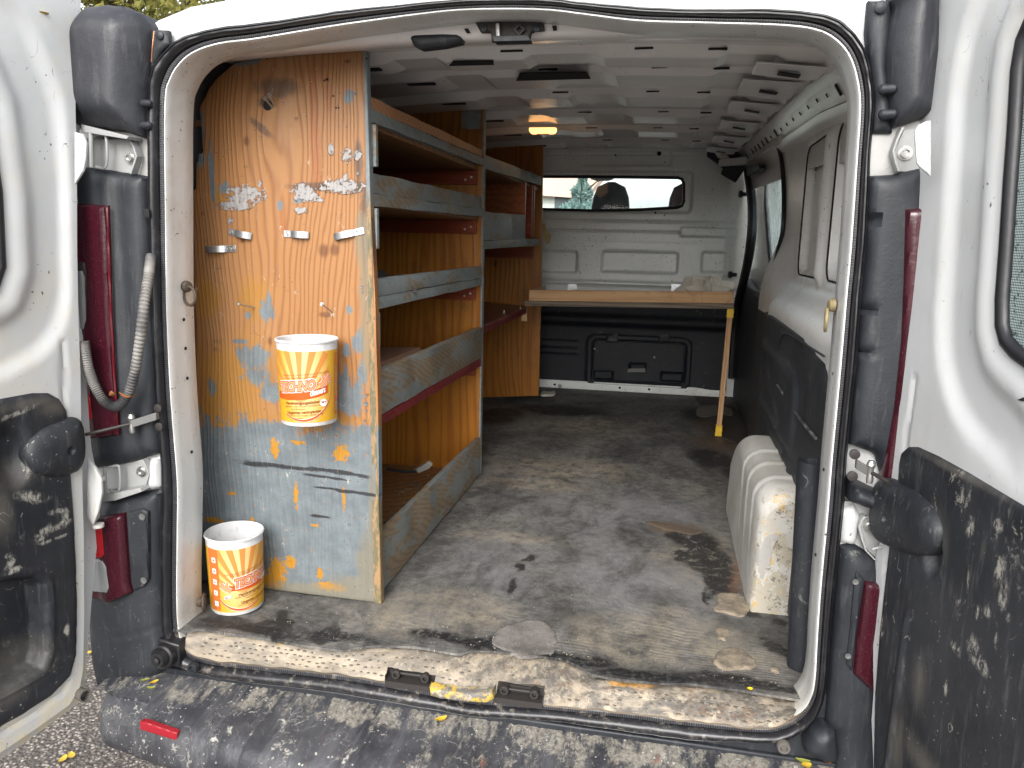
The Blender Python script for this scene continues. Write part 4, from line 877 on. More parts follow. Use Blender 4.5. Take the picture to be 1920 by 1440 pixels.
for i, (yc, wv) in enumerate([(.45, .10), (.86, .17), (1.33, .17), (1.85, .17), (2.42, .17), (3.02, .17)]):
    nx = 70; xr = np.linspace(-.80, .74, nx); prof_ = [(-wv / 2 - .035, .002), (-wv / 2 - .030, -.002), (-wv / 2 - .006, -.030), (-wv / 2, -.033), (wv / 2, -.033), (wv / 2 + .006, -.030), (wv / 2 + .030, -.002), (wv / 2 + .035, .002)]
    rg_ = []
    for x in xr:
        b = 0
        for bx, bw in ((-.28 + .02 * i, .10), (.10, .12), (.55, .10)):          # shallow swages pressed in the rib
            b = max(b, 1 - float(np.clip((abs(x - bx) - bw * .6) / (bw * .2), 0, 1)))
        rg_.append([(x, yc + dy, zc(yc) + arch_drop(x) + (dz if dz > -.01 else dz + .012 * b)) for dy, dz in prof_])
    rib = MB().loft(rg_, closed=False).build('roof_rib', MT['white_ceiling'], VAN, sharp=16)
    zb = zc(yc) - .034
    for x_, l_ in ((-.42, .045), (-.02, .028), (.30, .022), (.47, .022)):
        slot(rib, x_ + .03 * (i % 2), yc - wv * .5 - .016 + (.045 if l_ > .04 else 0), zb + arch_drop(x_) + (.016 if l_ < .04 else -.0012), l_, .006 if l_ < .04 else .014)
    # gusset plate at the right end with a slotted hole
    z0 = zc(yc) + arch_drop(.66)
    gs = MB().hexa([(.56, yc - wv * .62, z0 - .036), (.70, yc - wv * .75, z0 - .050), (.70, yc + wv * .75, z0 - .050), (.56, yc + wv * .62, z0 - .036)], [(.56, yc - wv * .6, z0 - .030), (.72, yc - wv * .7, z0 - .050), (.72, yc + wv * .7, z0 - .050), (.56, yc + wv * .6, z0 - .030)]).build('rib_gusset', MT['white_ceiling'], rib, bevel=.004)
    MB().hexa([(.615, yc - .022, z0 - .0485), (.665, yc - .022, z0 - .057), (.665, yc + .012, z0 - .057), (.615, yc + .012, z0 - .0485)], [(.615, yc - .022, z0 - .046), (.665, yc - .022, z0 - .0545), (.665, yc + .012, z0 - .0545), (.615, yc + .012, z0 - .046)]).build('gusset_slot', slot_m, gs)
# big dark opening in the second rib as photographed
MB().prism([at(*p, FLAT(zc(.86) - .036)) for p in [(968, 152), (975, 138), (1100, 136), (1107, 148)]], (0, 0, .003)).build('rib_slot', slot_m, VAN)
MB().prism([at(*p, FLAT(zc(.45) - .036)) for p in [(842, 124), (850, 116), (925, 115), (926, 122)]], (0, 0, .003)).build('rib_slot', slot_m, VAN)
# cover and lock in the header
pad('header_cap', REAR(.11), poly(REAR(.11), [(768, 68), (780, 64), (830, 62), (860, 64), (868, 72), (866, 80), (835, 88), (790, 93), (776, 86)]), MT['black_clean'], header, step=.004, h=lambda u, v, d: dome(d, .012, .012), skirt=.02)
PLk = REAR(.088)
lk = pad('door_lock_striker', PLk, poly(PLk, [(890, 40), (896, 37), (1012, 34), (1017, 37), (1021, 56), (996, 58), (992, 78), (922, 78), (920, 60), (901, 60)]), MT['darkmetal'], VAN, step=.004, h=lambda u, v, d: dome(d, .003, .003), skirt=.012)
a, b = at(930, 66, REAR(.07)), at(992, 64, REAR(.07))
MB().prism([at(*p, REAR(.07)) for p in [(922, 67), (990, 65), (995, 76), (926, 78)]], (0, .03, 0)).build('striker_lip', MT['black_clean'], lk, bevel=.001)
MB().tube([at(933, 45, REAR(.075)), at(934, 68, REAR(.075))], .005, 8).build('striker_bar', MT['steel'], lk)
MB().lathe(at(974, 56, REAR(.08)), (0, -1, 0), [(-.01, .013), (.004, .013), (.004, .006), (-.004, .0055), (-.004, .0001)], 4).build('striker_nut', MT['darkmetal'], lk)
for x in (907, 1006): MB().lathe(at(x, 53, REAR(.083)), (0, -1, 0), [(0, .008), (.002, .007), (.003, .0001)], 12).build('striker_rivet', MT['black_clean'], lk)
for p in [[(870, 54), (877, 53), (882, 61), (875, 62)], [(1035, 48), (1043, 48), (1044, 56), (1037, 57)]]:
    MB().prism([at(*q_, REAR(.093)) for q_ in p], (0, .004, 0)).build('header_hole', slot_m, header)
# courtesy lamp, lit
yl_ = 1.80; c = at(1018, 245, FLAT(zc(yl_) - .045))
lm = (lambda m: m.end((.9, .6, .3), .4, Emission_Color=(1., .50, .16), Emission_Strength=1.6))(M('lit_lamp_lens'))
lp = pad('courtesy_lamp', Plane((c[0], c[1], c[2]), (1, 0, 0), (0, -1, 0)), rpoly(-.062, .062, -.028, .028, .012), lm, VAN, step=.006, h=lambda u, v, d: dome(d, .015, .014), skirt=.010)
pad('lamp_bezel', Plane((c[0], c[1], c[2] - .012), (1, 0, 0), (0, -1, 0)), rpoly(-.03, .03, -.012, .012, .005), plain('lamp_inner_shade', (.45, .22, .08), .5), lp, step=.005, h=lambda u, v, d: dome(d, .004, .004), skirt=.004)
pl_ = bpy.data.lights.new('courtesy_light', 'POINT'); pl_.energy = .15; pl_.color = (1, .6, .3); pl_.shadow_soft_size = .06
po = bpy.data.objects.new('courtesy_light', pl_); S.collection.objects.link(po); po.location = (c[0], c[1], c[2] - .05)

# ------------------------------------------------------------------ right wall
RW_ = RIGHT(.83); yz = lambda L: [(-y, z) for y, z in L]
wall = yz([(.112, .552), (.112, 1.95), (.6, 1.93), (1.2, 1.98), (1.95, 2.03), (2.10, 1.98), (1.90, 1.843), (1.78, 1.70), (1.762, 1.640), (1.791, 1.556), (1.956, 1.443), (2.086, 1.295), (2.10, 1.0), (2.10, .552)])
def bx(u, v, x0, y0, x1, y1, r=.02, pl=RW_):
    a, b = pl.px(x0, y0), pl.px(x1, y1); return sd_box(u, v, *sorted((a[0], b[0])), *sorted((a[1], b[1])), r)
def wall_h(u, v, d):
    y = -u; h = .022 * (1 - sstep(d, 0, .05)) * 0
    rec1 = sd_box(u, v, -1.30, -.90, 1.43, 1.865, .05); rec2 = sd_box(u, v, -.80, -.25, 1.43, 1.865, .05)
    h = h - .030 * sstep(rec1, 0, .02) - .030 * sstep(rec2, 0, .02)
    h += .020 * (1 - sstep(abs(y - .85), .018, .03)) * sstep(v, 1.40, 1.45) * (1 - sstep(v, 1.84, 1.88))
    h += .075 * (1 - sstep(v, 1.30, 1.42)) * sstep(v, .5, .6) * (1 - sstep(y, 1.35, 1.75))        # bulge above the liner
    h += .03 * sstep(y, 1.5, 1.75) * (1 - sstep(v, 1.35, 1.6))
    return h
rw = pad('right_wall', RW_, wall, MT['white_in'], VAN, step=.014, h=wall_h, skirt=.03)
for a, b in (((-1.30, 1.43), (-.90, 1.865)), ((-.80, 1.43), (-.25, 1.865))):
    o = rpoly(a[0] + .004, b[0] - .004, a[1] + .004, b[1] - .004, .05, 6); P3 = [RW_.to3(u, v, .004 - .006) for u, v in o]
    MB().tube(P3, .0028, 5, closed=True).build('panel_joint', MT['dark'], rw)
sk2 = MB(); rg = random.Random(4)                                       # pencilled numbers scrawled up the recessed panel
u0, v0 = RIGHT(.86).px(1523, 355); u1, v1 = RIGHT(.86).px(1531, 302)
for k in range(9):
    t0 = k / 9; a = np.array((u0 + (u1 - u0) * t0, v0 + (v1 - v0) * t0)); d_ = np.array((u1 - u0, v1 - v0)) / 9
    nrm_ = np.array((-d_[1], d_[0])) / np.linalg.norm(d_) * .035
    pts = [a + d_ * rg.uniform(0, .9) + nrm_ * q for q in (-.9, -.2, .4, 1, .3, -.5)]
    sk2.tube([RW_.to3(p[0], p[1], -.0285) for p in smooth_path(pts, 4)], .0014, 4)
sk2.build('scrawled_numbers', MT['dark'], rw)
# roof rail, sloping between wall and ceiling, with pressed slots
rl = []
for y in np.linspace(.11, 3.56, 24):
    zt = zc(y) + arch_drop(.76)
    rl.append([(.76, y, zt + .01), (.765, y, zt - .012), (.785, y, zt - .035), (.787, y, zt - .04), (.815, y, zt - .085), (.808, y, zt - .092), (.825, y, zt - .13), (.835, y, zt - .14), (.838, y, zt - .24)])
rail = MB().loft(rl, closed=False).build('roof_rail', MT['white_ceiling'], VAN, sharp=25)
rg = random.Random(8)
for y in np.arange(.35, 3.4, .155):
    zt = zc(y) + arch_drop(.76); k = rg.choice([.5, .5, 1.0, 1.4])
    a_ = np.array((.795, y, zt - .056)); dn = np.array((.028, 0, -.045)); dn /= np.linalg.norm(dn)
    MB().hexa([a_ - (0, .006 * k, 0) - dn * .012 * k, a_ + (0, .006 * k, 0) - dn * .012 * k, a_ + (0, .006 * k, 0) + dn * .012 * k, a_ - (0, .006 * k, 0) + dn * .012 * k],
              [q_ + np.array((-.0025, 0, -.0018)) for q_ in (a_ - (0, .006 * k, 0) - dn * .012 * k, a_ + (0, .006 * k, 0) - dn * .012 * k, a_ + (0, .006 * k, 0) + dn * .012 * k, a_ - (0, .006 * k, 0) + dn * .012 * k)]).build('rail_slot', slot_m, rail)
# black plastic liner on the lower wall
def lin_h(u, v, d):
    y = -u; h = dome(d, .015, .012)
    pk = sd_box(u, v, -1.55, -.55, .95, 1.20, .10); h = h + .012 * sstep(pk, 0, .03)
    pk2 = sd_box(u, v, -1.42, -.75, .98, 1.165, .08); h = h - .010 * sstep(pk2, 0, .015)
    ln = abs((v - 1.14) - (-(y - 1.35)) * -.32); h = h + .006 * (1 - sstep(ln, .004, .010)) * (y > .45) * (y < 1.4)
    h = h + .004 * (1 - sstep(abs(v - .93), .0, .01))
    return h
lo = yz([(.16, .552), (.16, 1.20), (.30, 1.262), (.62, 1.285), (1.02, 1.292), (1.50, 1.295), (1.62, 1.262), (2.10, 1.258), (2.10, .552)])
ln_ = pad('wall_liner', RIGHT(.742), lo, MT['liner'], VAN, step=.012, h=lin_h, skirt=.03,
          post=lambda X: np.stack([X[:, 0] + .050 * sstep(X[:, 1], 1.2, 1.9) + .018, X[:, 1], X[:, 2]], 1))
MB().tube(smooth_path([at(1458, 722, RIGHT(.746)), at(1480, 757, RIGHT(.742)), at(1505, 792, RIGHT(.742)), at(1530, 822, RIGHT(.742))], 4), .004, 6).build('liner_rod', MT['hose'], ln_)
MB().tube(smooth_path([at(1452, 690, RIGHT(.748)), at(1457, 655, RIGHT(.746)), at(1470, 626, RIGHT(.745)), at(1500, 640, RIGHT(.744)), at(1545, 668, RIGHT(.744))], 5), .003, 6).build('liner_bead', MT['liner'], ln_)

# sliding door beyond the wall
SD = RIGHT(.905)
SDo = yz([(1.72, .45), (1.70, 1.3), (1.70, 2.06), (3.62, 2.10), (3.62, .45)])
win = SD.pts([(1431, 322), (1447, 312), (1461, 305), (1466, 322), (1468, 360), (1466, 440), (1456, 500), (1450, 507), (1441, 503), (1437, 480), (1434, 440), (1430, 380)])
sdoor = pad('sliding_door', SD, SDo, MT['white_in'], VAN, step=.02, holes=[win], skirt=.07,
            h=lambda u, v, d: -.03 * sstep(sd_poly(u, v, win) + .06, 0, .03) * (v > 1.25) - .0 * u)
MB().tube([SD.to3(u, v, -.02) for u, v in win], .012, 8, closed=True).build('window_seal', MT['rubber'], sdoor)
pad('window_pane', RIGHT(.922), RIGHT(.922).pts([(1431, 322), (1447, 312), (1461, 305), (1466, 322), (1468, 360), (1466, 440), (1456, 500), (1450, 507), (1441, 503), (1437, 480), (1434, 440), (1430, 380)]), MT['glass_side'], sdoor, step=.03, skirt=0)
pad('sliding_door_liner', RIGHT(.868), yz([(2.0, .54), (2.0, 1.27), (2.6, 1.285), (3.2, 1.30), (3.52, 1.33), (3.56, 1.20), (3.56, .54)]), MT['liner'], sdoor, step=.02, h=lambda u, v, d: dome(d, .03, .02) + .01 * sstep(sd_box(u, v, -3.0, -2.3, .7, 1.1, .08), 0, .03), skirt=.03)
bs_ = [at(*p, RIGHT(.822)) for p in [(1452, 258), (1462, 285), (1468, 325), (1470, 380), (1468, 430), (1461, 462), (1450, 505), (1440, 540), (1434, 575)]]
MB().tube(smooth_path(bs_, 5), .009, 8).build('aperture_seal', MT['rubber'], VAN)
fs_ = [at(*p, RIGHT(.83)) for p in [(1398, 315), (1405, 340), (1410, 380), (1410, 430), (1404, 480), (1396, 520), (1386, 562), (1379, 610), (1374, 660), (1373, 710)]]
fs_ = [(p[0], min(p[1], 3.50), p[2]) for p in fs_]
MB().tube(smooth_path(fs_, 5), .026, 8).build('aperture_seal', MT['rubber'], VAN)
# upper runner of the sliding door
a, b, c_ = np.array(at(1462, 252, RIGHT(.80))), np.array(at(1400, 300, RIGHT(.80))), np.array(at(1348, 305, REAR(3.40)))
MB().hexa([a + (0, 0, -.03), b + (0, 0, -.02), b + (.06, 0, -.02), a + (.06, 0, -.03)], [a, b + (0, 0, .02), b + (.06, 0, .02), a + (.06, 0, 0)]).hexa([b + (0, 0, -.02), c_ + (0, 0, -.02), c_ + (0, .05, -.02), b + (.05, .05, -.02)], [b + (0, 0, .02), c_ + (0, 0, .02), c_ + (0, .05, .02), b + (.05, .05, .02)]).build('door_runner', MT['white_in'], VAN, bevel=.004)
MB().prism([at(*p, REAR(3.44)) for p in [(1326, 276), (1350, 270), (1400, 288), (1400, 312), (1388, 330), (1380, 342), (1352, 325), (1356, 315), (1340, 302), (1326, 292)]], (0, .06, 0)).build('runner_bracket', MT['black_clean'], VAN, bevel=.006)
MB().prism([at(*p, REAR(3.42)) for p in [(1332, 274), (1345, 274), (1368, 296), (1358, 300), (1346, 296)]], (0, -.02, 0)).build('runner_arm', MT['white_in'], VAN, bevel=.004)
MB().prism([at(*p, RIGHT(.79)) for p in [(1398, 312), (1422, 308), (1424, 316), (1412, 324), (1400, 330)]], (.03, 0, 0)).build('runner_bracket', MT['black_clean'], VAN, bevel=.003)
for y in (500, 365, 516):
    pass
for p in ((1392, 364), (1372, 515)):
    MB().lathe(at(*p, REAR(3.46)), (-1, -.25, 0), [(-.03, .012), (.0, .013), (.002, .020), (.012, .022), (.02, .018), (.02, .0001)], 14).build('rubber_stop', MT['rubber'], VAN)

# ------------------------------------------------------------------ left wall behind the shelves
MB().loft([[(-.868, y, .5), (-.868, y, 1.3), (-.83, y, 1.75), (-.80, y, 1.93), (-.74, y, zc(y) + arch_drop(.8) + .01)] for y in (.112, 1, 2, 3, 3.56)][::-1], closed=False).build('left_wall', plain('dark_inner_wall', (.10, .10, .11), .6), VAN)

# ------------------------------------------------------------------ bulkhead
BK = REAR(3.54)
def bkpx(u, v, x0, y0, x1, y1, r=.02):
    a, b = BK.px(x0, y0), BK.px(x1, y1); return sd_box(u, v, *sorted((a[0], b[0])), *sorted((a[1], b[1])), r)
bwin = BK.pts([(1000, 331), (1100, 331), (1200, 332), (1272, 333), (1279, 336), (1282, 343), (1282, 378), (1278, 386), (1270, 389), (1200, 393), (1110, 395), (1050, 393), (1000, 391)])
def bulk_h(u, v, d):
    h = -.018 * sstep(bkpx(u, v, 940, 318, 1298, 402, .04), 0, .02)
    h += -.030 * sstep(bkpx(u, v, 960, 466, 1083, 514, .03), 0, .02) - .030 * sstep(bkpx(u, v, 1126, 468, 1272, 516, .03), 0, .02) - .030 * sstep(bkpx(u, v, 1314, 470, 1362, 514, .03), 0, .02)
    for y0, y1, x1 in ((409, 419, 1385), (428, 438, 1275), (450, 460, 1382)):
        yy = (y0 + y1) / 2; a = BK.px(1200, yy)[1]; slope = .0
        h += -.030 * sstep(bkpx(u, v, 940, y0, x1, y1, .01), 0, .010)
    h += .012 * sstep(bkpx(u, v, 1275, 425, 1384, 447, .02), 0, .01)
    h += -.010 * sstep(bkpx(u, v, 1090, 288, 1260, 312, .01), 0, .01) - .012 * sstep(bkpx(u, v, 1010, 283, 1320, 292, .01), 0, .01)
    for xx in (1075, 1145, 1268): h += .012 * sstep(bkpx(u, v, xx - 12, 272, xx + 12, 284, .02), 0, .01)
    h += .03 * sstep(bkpx(u, v, 1300, 340, 1385, 548, .08), 0, .05) * 0 - .05 * sstep(u, BK.px(1358, 450)[0], BK.px(1382, 450)[0]) * (v > 1.2)
    h += .035 * sstep(bkpx(u, v, 940, 518, 1370, 545, .03), 0, .03)
    return h
bk = pad('bulkhead', BK, [(-.87, .55), (-.87, 2.2), (.87, 2.2), (.87, .55)], MT['white_bulk'], VAN, step=.0075, holes=[bwin], h=bulk_h, skirt=.02)
MB().tube([BK.to3(u, v, -.014) for u, v in bwin], .010, 8, closed=True).build('window_seal', MT['rubber'], bk)
pad('window_pane', REAR(3.562), [tuple(p) for p in bwin], MT['glass'], bk, step=.05, skirt=0)
for x, y, r in ((1236, 288, .014), (1337, 429, .012), (1308, 429, .007), (1229, 399, .007), (1246, 404, .004), (1154, 291, .006), (1246, 304, .004)):
    disc('bulkhead_hole', BK.to3(*BK.px(x, y), .001), (0, -1, 0), r, slot_m, bk)
for x in (1075, 1146, 1267): MB().lathe(BK.to3(*BK.px(x, 277), .012), (0, -1, 0), [(0, .012), (.003, .010), (.003, .004), (.001, .0001)], 12).build('bulkhead_stud', MT['white_bulk'], bk)
BL = REAR(3.50)
def hatch_h(u, v, d):
    g = lambda x0, y0, x1, y1, r=.02: sd_box(u, v, *sorted((BL.px(x0, y0)[0], BL.px(x1, y1)[0])), *sorted((BL.px(x0, y0)[1], BL.px(x1, y1)[1])), r)
    h = .012 * sstep(g(1100, 625, 1293, 735, .06), 0, .01) - .012 * sstep(g(1109, 634, 1285, 728, .05), 0, .008)
    h += .008 * sstep(g(1112, 637, 1282, 722, .04), 0, .008)
    h -= .02 * sstep(g(1112, 694, 1149, 713, .01), 0, .006) + .02 * sstep(g(1239, 697, 1280, 716, .01), 0, .006) + .02 * sstep(g(1180, 680, 1210, 698, .01), 0, .006)
    h += .03 * (1 - sstep(abs(v - BL.px(1200, 603)[1]), .01, .05)) + .006 * sum(1 - sstep(abs(v - BL.px(1040, yy)[1]), .003, .008) for yy in (636, 649, 661)) * (u < BL.px(1085, 640)[0])
    return h
lwr = pad('bulkhead_liner', BL, [(-.8, .605), (-.8, 1.20), (.78, 1.24), (.80, .60)], (lambda: black_plastic('dark_bulkhead_liner', dust=.15, splash=.5, base=(.004, .006, .011), streak=(.2, 1, 1)))(), VAN, step=.010, h=hatch_h, skirt=.03)
for x in (1148, 1245): pad('hatch_hinge', REAR(3.478), poly(REAR(3.478), [(x - 11, 626), (x + 11, 626), (x + 11, 642), (x - 11, 642)]), MT['black_clean'], lwr, step=.01, h=lambda u, v, d: dome(d, .006, .006) + .003 * np.sin(v * 500), skirt=.01)
pad('hatch_label', REAR(3.484), poly(REAR(3.484), [(1178, 691), (1210, 691), (1210, 698), (1176, 698)]), plain('grey_label', (.16, .16, .15), .6), lwr, step=.01, skirt=.003)
for p in ((1115, 654), (1227, 670)): disc('liner_screw', at(*p, REAR(3.486)), (0, -1, 0), .007, MT['hingegrey'], lwr)
bs2 = pad('bulkhead_foot', REAR(3.495), [(-.8, .556), (-.8, .612), (.60, .612), (.70, .60), (.80, .60), (.80, .556)], MT['white_bulk'], VAN, step=.02, h=lambda u, v, d: dome(d, .006, .005), skirt=.03)
for x, y in ((1040, 721), (1162, 727), (1217, 730), (1360, 745)): disc('foot_screw', at(x, y, REAR(3.487)), (0, -1, 0), .008, slot_m, bs2)
disc('foot_plug', at(1050, 724, REAR(3.487)), (0, -1, 0), .014, plain('grey_plug', (.3, .29, .27), .6), bs2)
patch([(1302, 742), (1304, 733), (1325, 731), (1345, 738), (1348, 752), (1340, 764), (1330, 790), (1345, 815), (1380, 830), (1400, 845), (1400, 790), (1372, 762), (1340, 758), (1320, 765)], plain('bare_floor_hole', (.05, .04, .033), .8), .001, 'floor_cutout')
patch([(1308, 765), (1322, 760), (1352, 762), (1372, 768), (1372, 780), (1352, 778), (1318, 782), (1306, 776)], plain('floor_dust', (.14, .125, .10), .9), .002)
patch([(1013, 741), (1018, 736), (1030, 737), (1040, 736), (1038, 742), (1020, 743)], MT['paper'], .010, 'paper_scrap')

# ------------------------------------------------------------------ wheel arch cover, ribbed white box
def arch(u_, t_):                                                       # profile across (x from .645 to wall) swept along y
    pass
ya, yb = .445, 1.27; xi = .648
prof2 = []
def aprofile(k):                                                        # k 0..1 from floor at inner side up and over to the wall
    pass
rings = []
ys = np.concatenate([[ya, ya + .006, ya + .02, ya + .045], np.linspace(ya + .08, yb - .08, 90), [yb - .03, yb]])
H0 = .905
for y in ys:
    e = 0
    if y < ya + .06: e = (1 - math.sqrt(max(0, 1 - (1 - (y - ya) / .06) ** 2))) * .05
    fall = max(0, (y - 1.0) / .27) ** 2 * .12
    rib_ = 0
    for yr in (.56, .70, .84): rib_ = max(rib_, 1 - float(sstep(abs(np.array(y) - yr), .010, .022)))
    top = H0 - e * .8 - fall - rib_ * .0; out = []
    r = .062; x0 = xi + e * .4 + .004
    out += [(xi - .012 * 0 + e * .2, y, .553), (xi + .001 + e * .3, y, .62)]
    rb = -.0045 * rib_
    for k in range(9):
        a = math.pi * k / 16
        out.append((x0 + r - (r - rb * 1) * math.cos(a) + 0, y, top - r + (r - rb) * math.sin(a)))
    out += [(.80, y, top - .0 - rb), (.845, y, top - rb)]
    out.insert(2, (xi + .003 + e * .3 + rb * (1 if True else 0), y, top - r - .06))
    rings.append(out)
ar = MB().loft(rings, closed=False)
f0 = rings[0]; ar.add([(p[0], p[1], p[2]) for p in f0] + [(.845, ya, .553)], [tuple(range(len(f0) + 1))])
def m_arch():
    m = M('chipped_wheel_arch_paint'); P = m.pos; n = m.noise(P, 6, 6, .65); f_ = m.noise(P, 34, 7, .75); W = m.warp(P, 24, .02, 5)
    c = m.mix(m.ss(n, .35, .7), (.52, .515, .49), (.38, .36, .32)); Y_, Z_ = m.xyz(P)[1], m.xyz(P)[2]
    front = m.ss(Y_, .49, .45)
    d = m.f('MULTIPLY', front, m.ss(m.f('ADD', m.noise(W, 14, 7, .75), m.f('MULTIPLY', m.ss(Z_, .85, .58), .07)), .535, .575)); c = m.mix(m.f('MULTIPLY', d, .75), c, (.33, .29, .21))
    o = m.f('MULTIPLY', front, m.ss(m.noise(W, 15, 7, .75), .555, .60)); c = m.mix(m.f('MULTIPLY', o, .75), c, (.50, .33, .10))
    k = m.f('MULTIPLY', front, m.ss(m.noise(W, 42, 6, .8), .57, .60)); c = m.mix(m.f('MULTIPLY', k, .9), c, (.10, .08, .06))
    pl = REAR(ya); 
    W2 = m.n('CombineXYZ'); xx = m.xyz(W); m.set(W2.inputs[0], xx[0]); m.set(W2.inputs[1], xx[2]); g_ = m.f('MULTIPLY', front, m.blobs(W2.outputs[0], pl, [(1432, 1040, 13, 30), (1428, 1070, 8, 14), (1445, 1010, 14, 6)], .15)); c = m.mix(m.f('MULTIPLY', g_, .95), c, (.33, .32, .30))
    ln = m.lines(m.warp(P, 6, .04), (1, 1, 1), 20, .006, m.ss(f_, .5, .6)); c = m.mix(m.f('MULTIPLY', ln, .8), c, (.16, .13, .10))
    return m.end(c, .42, [(f_, .0015), (g_, .001)])
MT['arch'] = m_arch()
ar.build('wheel_arch', MT['arch'], VAN, sharp=45)

# ------------------------------------------------------------------ cab beyond the bulkhead: seats, mirror, screens, roof
def headrest(px0, px1, ytop, ybot, ypl, mat):
    a = REAR(ypl).px(px0, ybot); b = REAR(ypl).px(px1, ytop); cx = (a[0] + b[0]) / 2; w_ = (b[0] - a[0]) / 2; g = []
    for k in range(9):
        t = k / 8; z = b[1] - (b[1] - 1.0) * t ** 1.6 * 1.0; sc_ = math.sqrt(1 - (1 - min(1, t * 2.4 + .02)) ** 2) * .86 + .14 * t
        g.append([(cx + w_ * sc_ * math.copysign(abs(math.cos(q)) ** .6, math.cos(q)), ypl + .07 * sc_ * math.sin(q) + .02, z) for q in np.linspace(0, 2 * math.pi, 25)[:-1]])
    return MB().loft(g, caps=True).build('seat', mat, VAN, sharp=80)
smat = plain('dark_seat_fabric', (.012, .012, .014), .9)
headrest(1104, 1187, 341, 400, 3.95, smat); headrest(1248, 1325, 342, 400, 3.95, plain('red_black_seat_fabric', (.05, .008, .012), .9))
cm = MB()
cm.loft([[(x, y, z) for x, z in [(-.98, 1.28), (-.93, 1.32)]] for y in (4.0, 5.0)], closed=False)
def cabpart(name, v, f, mat): return MB().add(v, f).build(name, mat, VAN, smooth=False)
for s_ in (-1, 1):
    MB().loft([[(s_ * .99, y, .4), (s_ * 1.0, y, .9), (s_ * .975, y, 1.30)] for y in (3.60, 4.4, 5.1)], closed=False).build('cab_door', MT['white'], VAN)
    MB().tube([(s_ * .93, 4.1, 2.08), (s_ * .955, 5.0, 1.35)], .03, 8).build('windscreen_pillar', MT['white'], VAN)
    MB().tube([(s_ * .90, 3.62, 2.10), (s_ * .97, 3.62, 1.3)], .05, 6).build('door_pillar', MT['white'], VAN)
    MB().add([(s_ * .92, 3.66, 2.06), (s_ * .92, 4.1, 2.06), (s_ * .965, 4.9, 1.32), (s_ * .97, 3.66, 1.32)], [(0, 1, 2, 3)]).build('cab_side_window', MT['windscreen'], VAN)
MB().add([(-.9, 4.15, 2.12), (.9, 4.15, 2.12), (.93, 5.0, 1.36), (-.93, 5.0, 1.36)], [(0, 1, 2, 3)]).build('windscreen', MT['windscreen'], VAN)
MB().loft([[(-.95, 4.98, 1.36), (0, 5.05, 1.38), (.95, 4.98, 1.36)], [(-.93, 5.3, 1.20), (0, 5.45, 1.22), (.93, 5.3, 1.20)], [(-.90, 5.45, .8), (0, 5.62, .82), (.90, 5.45, .8)], [(-.92, 5.40, .3), (0, 5.6, .3), (.92, 5.40, .3)]], closed=False).build('bonnet', MT['white'], VAN)
boxo('dashboard', smat, VAN, -.9, .9, 4.6, 5.0, .9, 1.30, .03)
boxo('cab_floor', smat, VAN, -.95, .95, 3.6, 5.0, .45, .5, 0)
cm2 = at(1178, 333, REAR(4.3)); pad('interior_mirror', REAR(4.4), poly(REAR(4.4), [(1106, 325), (1152, 325), (1150, 336), (1140, 339), (1118, 339), (1108, 336)]), plain('mirror_grey', (.16, .16, .17), .4), VAN, step=.01, h=lambda u, v, d: dome(d, .01, .01), skirt=.02)
for s_, y0 in ((-1, .86), (1, .86), (-1, 4.35), (1, 4.35)):
    wh = MB().lathe((s_ * .70, y0, .33), (s_, 0, 0), [(-.0, .20), (0, .32), (.02, .335), (.19, .335), (.22, .31), (.22, .22)], 32).build('wheel', MT['rubber'], VAN)
    MB().lathe((s_ * .70, y0, .33), (s_, 0, 0), [(.19, .22), (.17, .20), (.15, .10), (.19, .05), (.19, .0001)], 24).build('wheel_rim', MT['hingegrey'], wh)
boxo('underbody', MT['dark'], VAN, -.7, .7, .1, 5.2, .30, .40, 0)

# ------------------------------------------------------------------ rear doors
def door(pl, outline, glass, trim, skin, name='rear_door', flip=1):
    """pressed inner sheet with stepped rings round the window, outer skin behind"""
    def h(u, v, d):
        w = -sd_poly(u, v, glass)                                       # distance outside the window
        hh = (-.013 * sstep(w, .050, .080) * (1 - sstep(w, .135, .175))) * sstep(d, .014, .036) - .008 * (1 - sstep(w, .006, .040))
        hh = hh * sstep(v, 1.16, 1.26) - .07 * sstep(sd_poly(u, v, trim), .012, .03)
        ch = abs(d - .040); hh = hh - .004 * (1 - sstep(ch, .002, .008)) * (v < 1.3)
        hh = hh + .0015 * (vnoise(u, v, 14, 5) - .5)
        return hh
    inner = pad(name, pl, outline, MT['white_door'], VAN, step=.008, h=h, holes=[glass], skirt=.05)
    O2 = pad('door_outer_skin', Plane(pl.O - pl.N * .045, pl.U, pl.V), skin, MT['white_door'], inner, step=.02, holes=[glass], skirt=.004)
    P3 = [pl.to3(u, v, -.010) for u, v in glass]
    MB().tube(P3, .0115, 8, closed=True).build('window_seal', MT['rubber'], inner, sharp=60)
    pad('window_pane', Plane(pl.O - pl.N * .014, pl.U, pl.V), glass, MT['glass_door'], inner, step=.03, skirt=.004)
    return inner
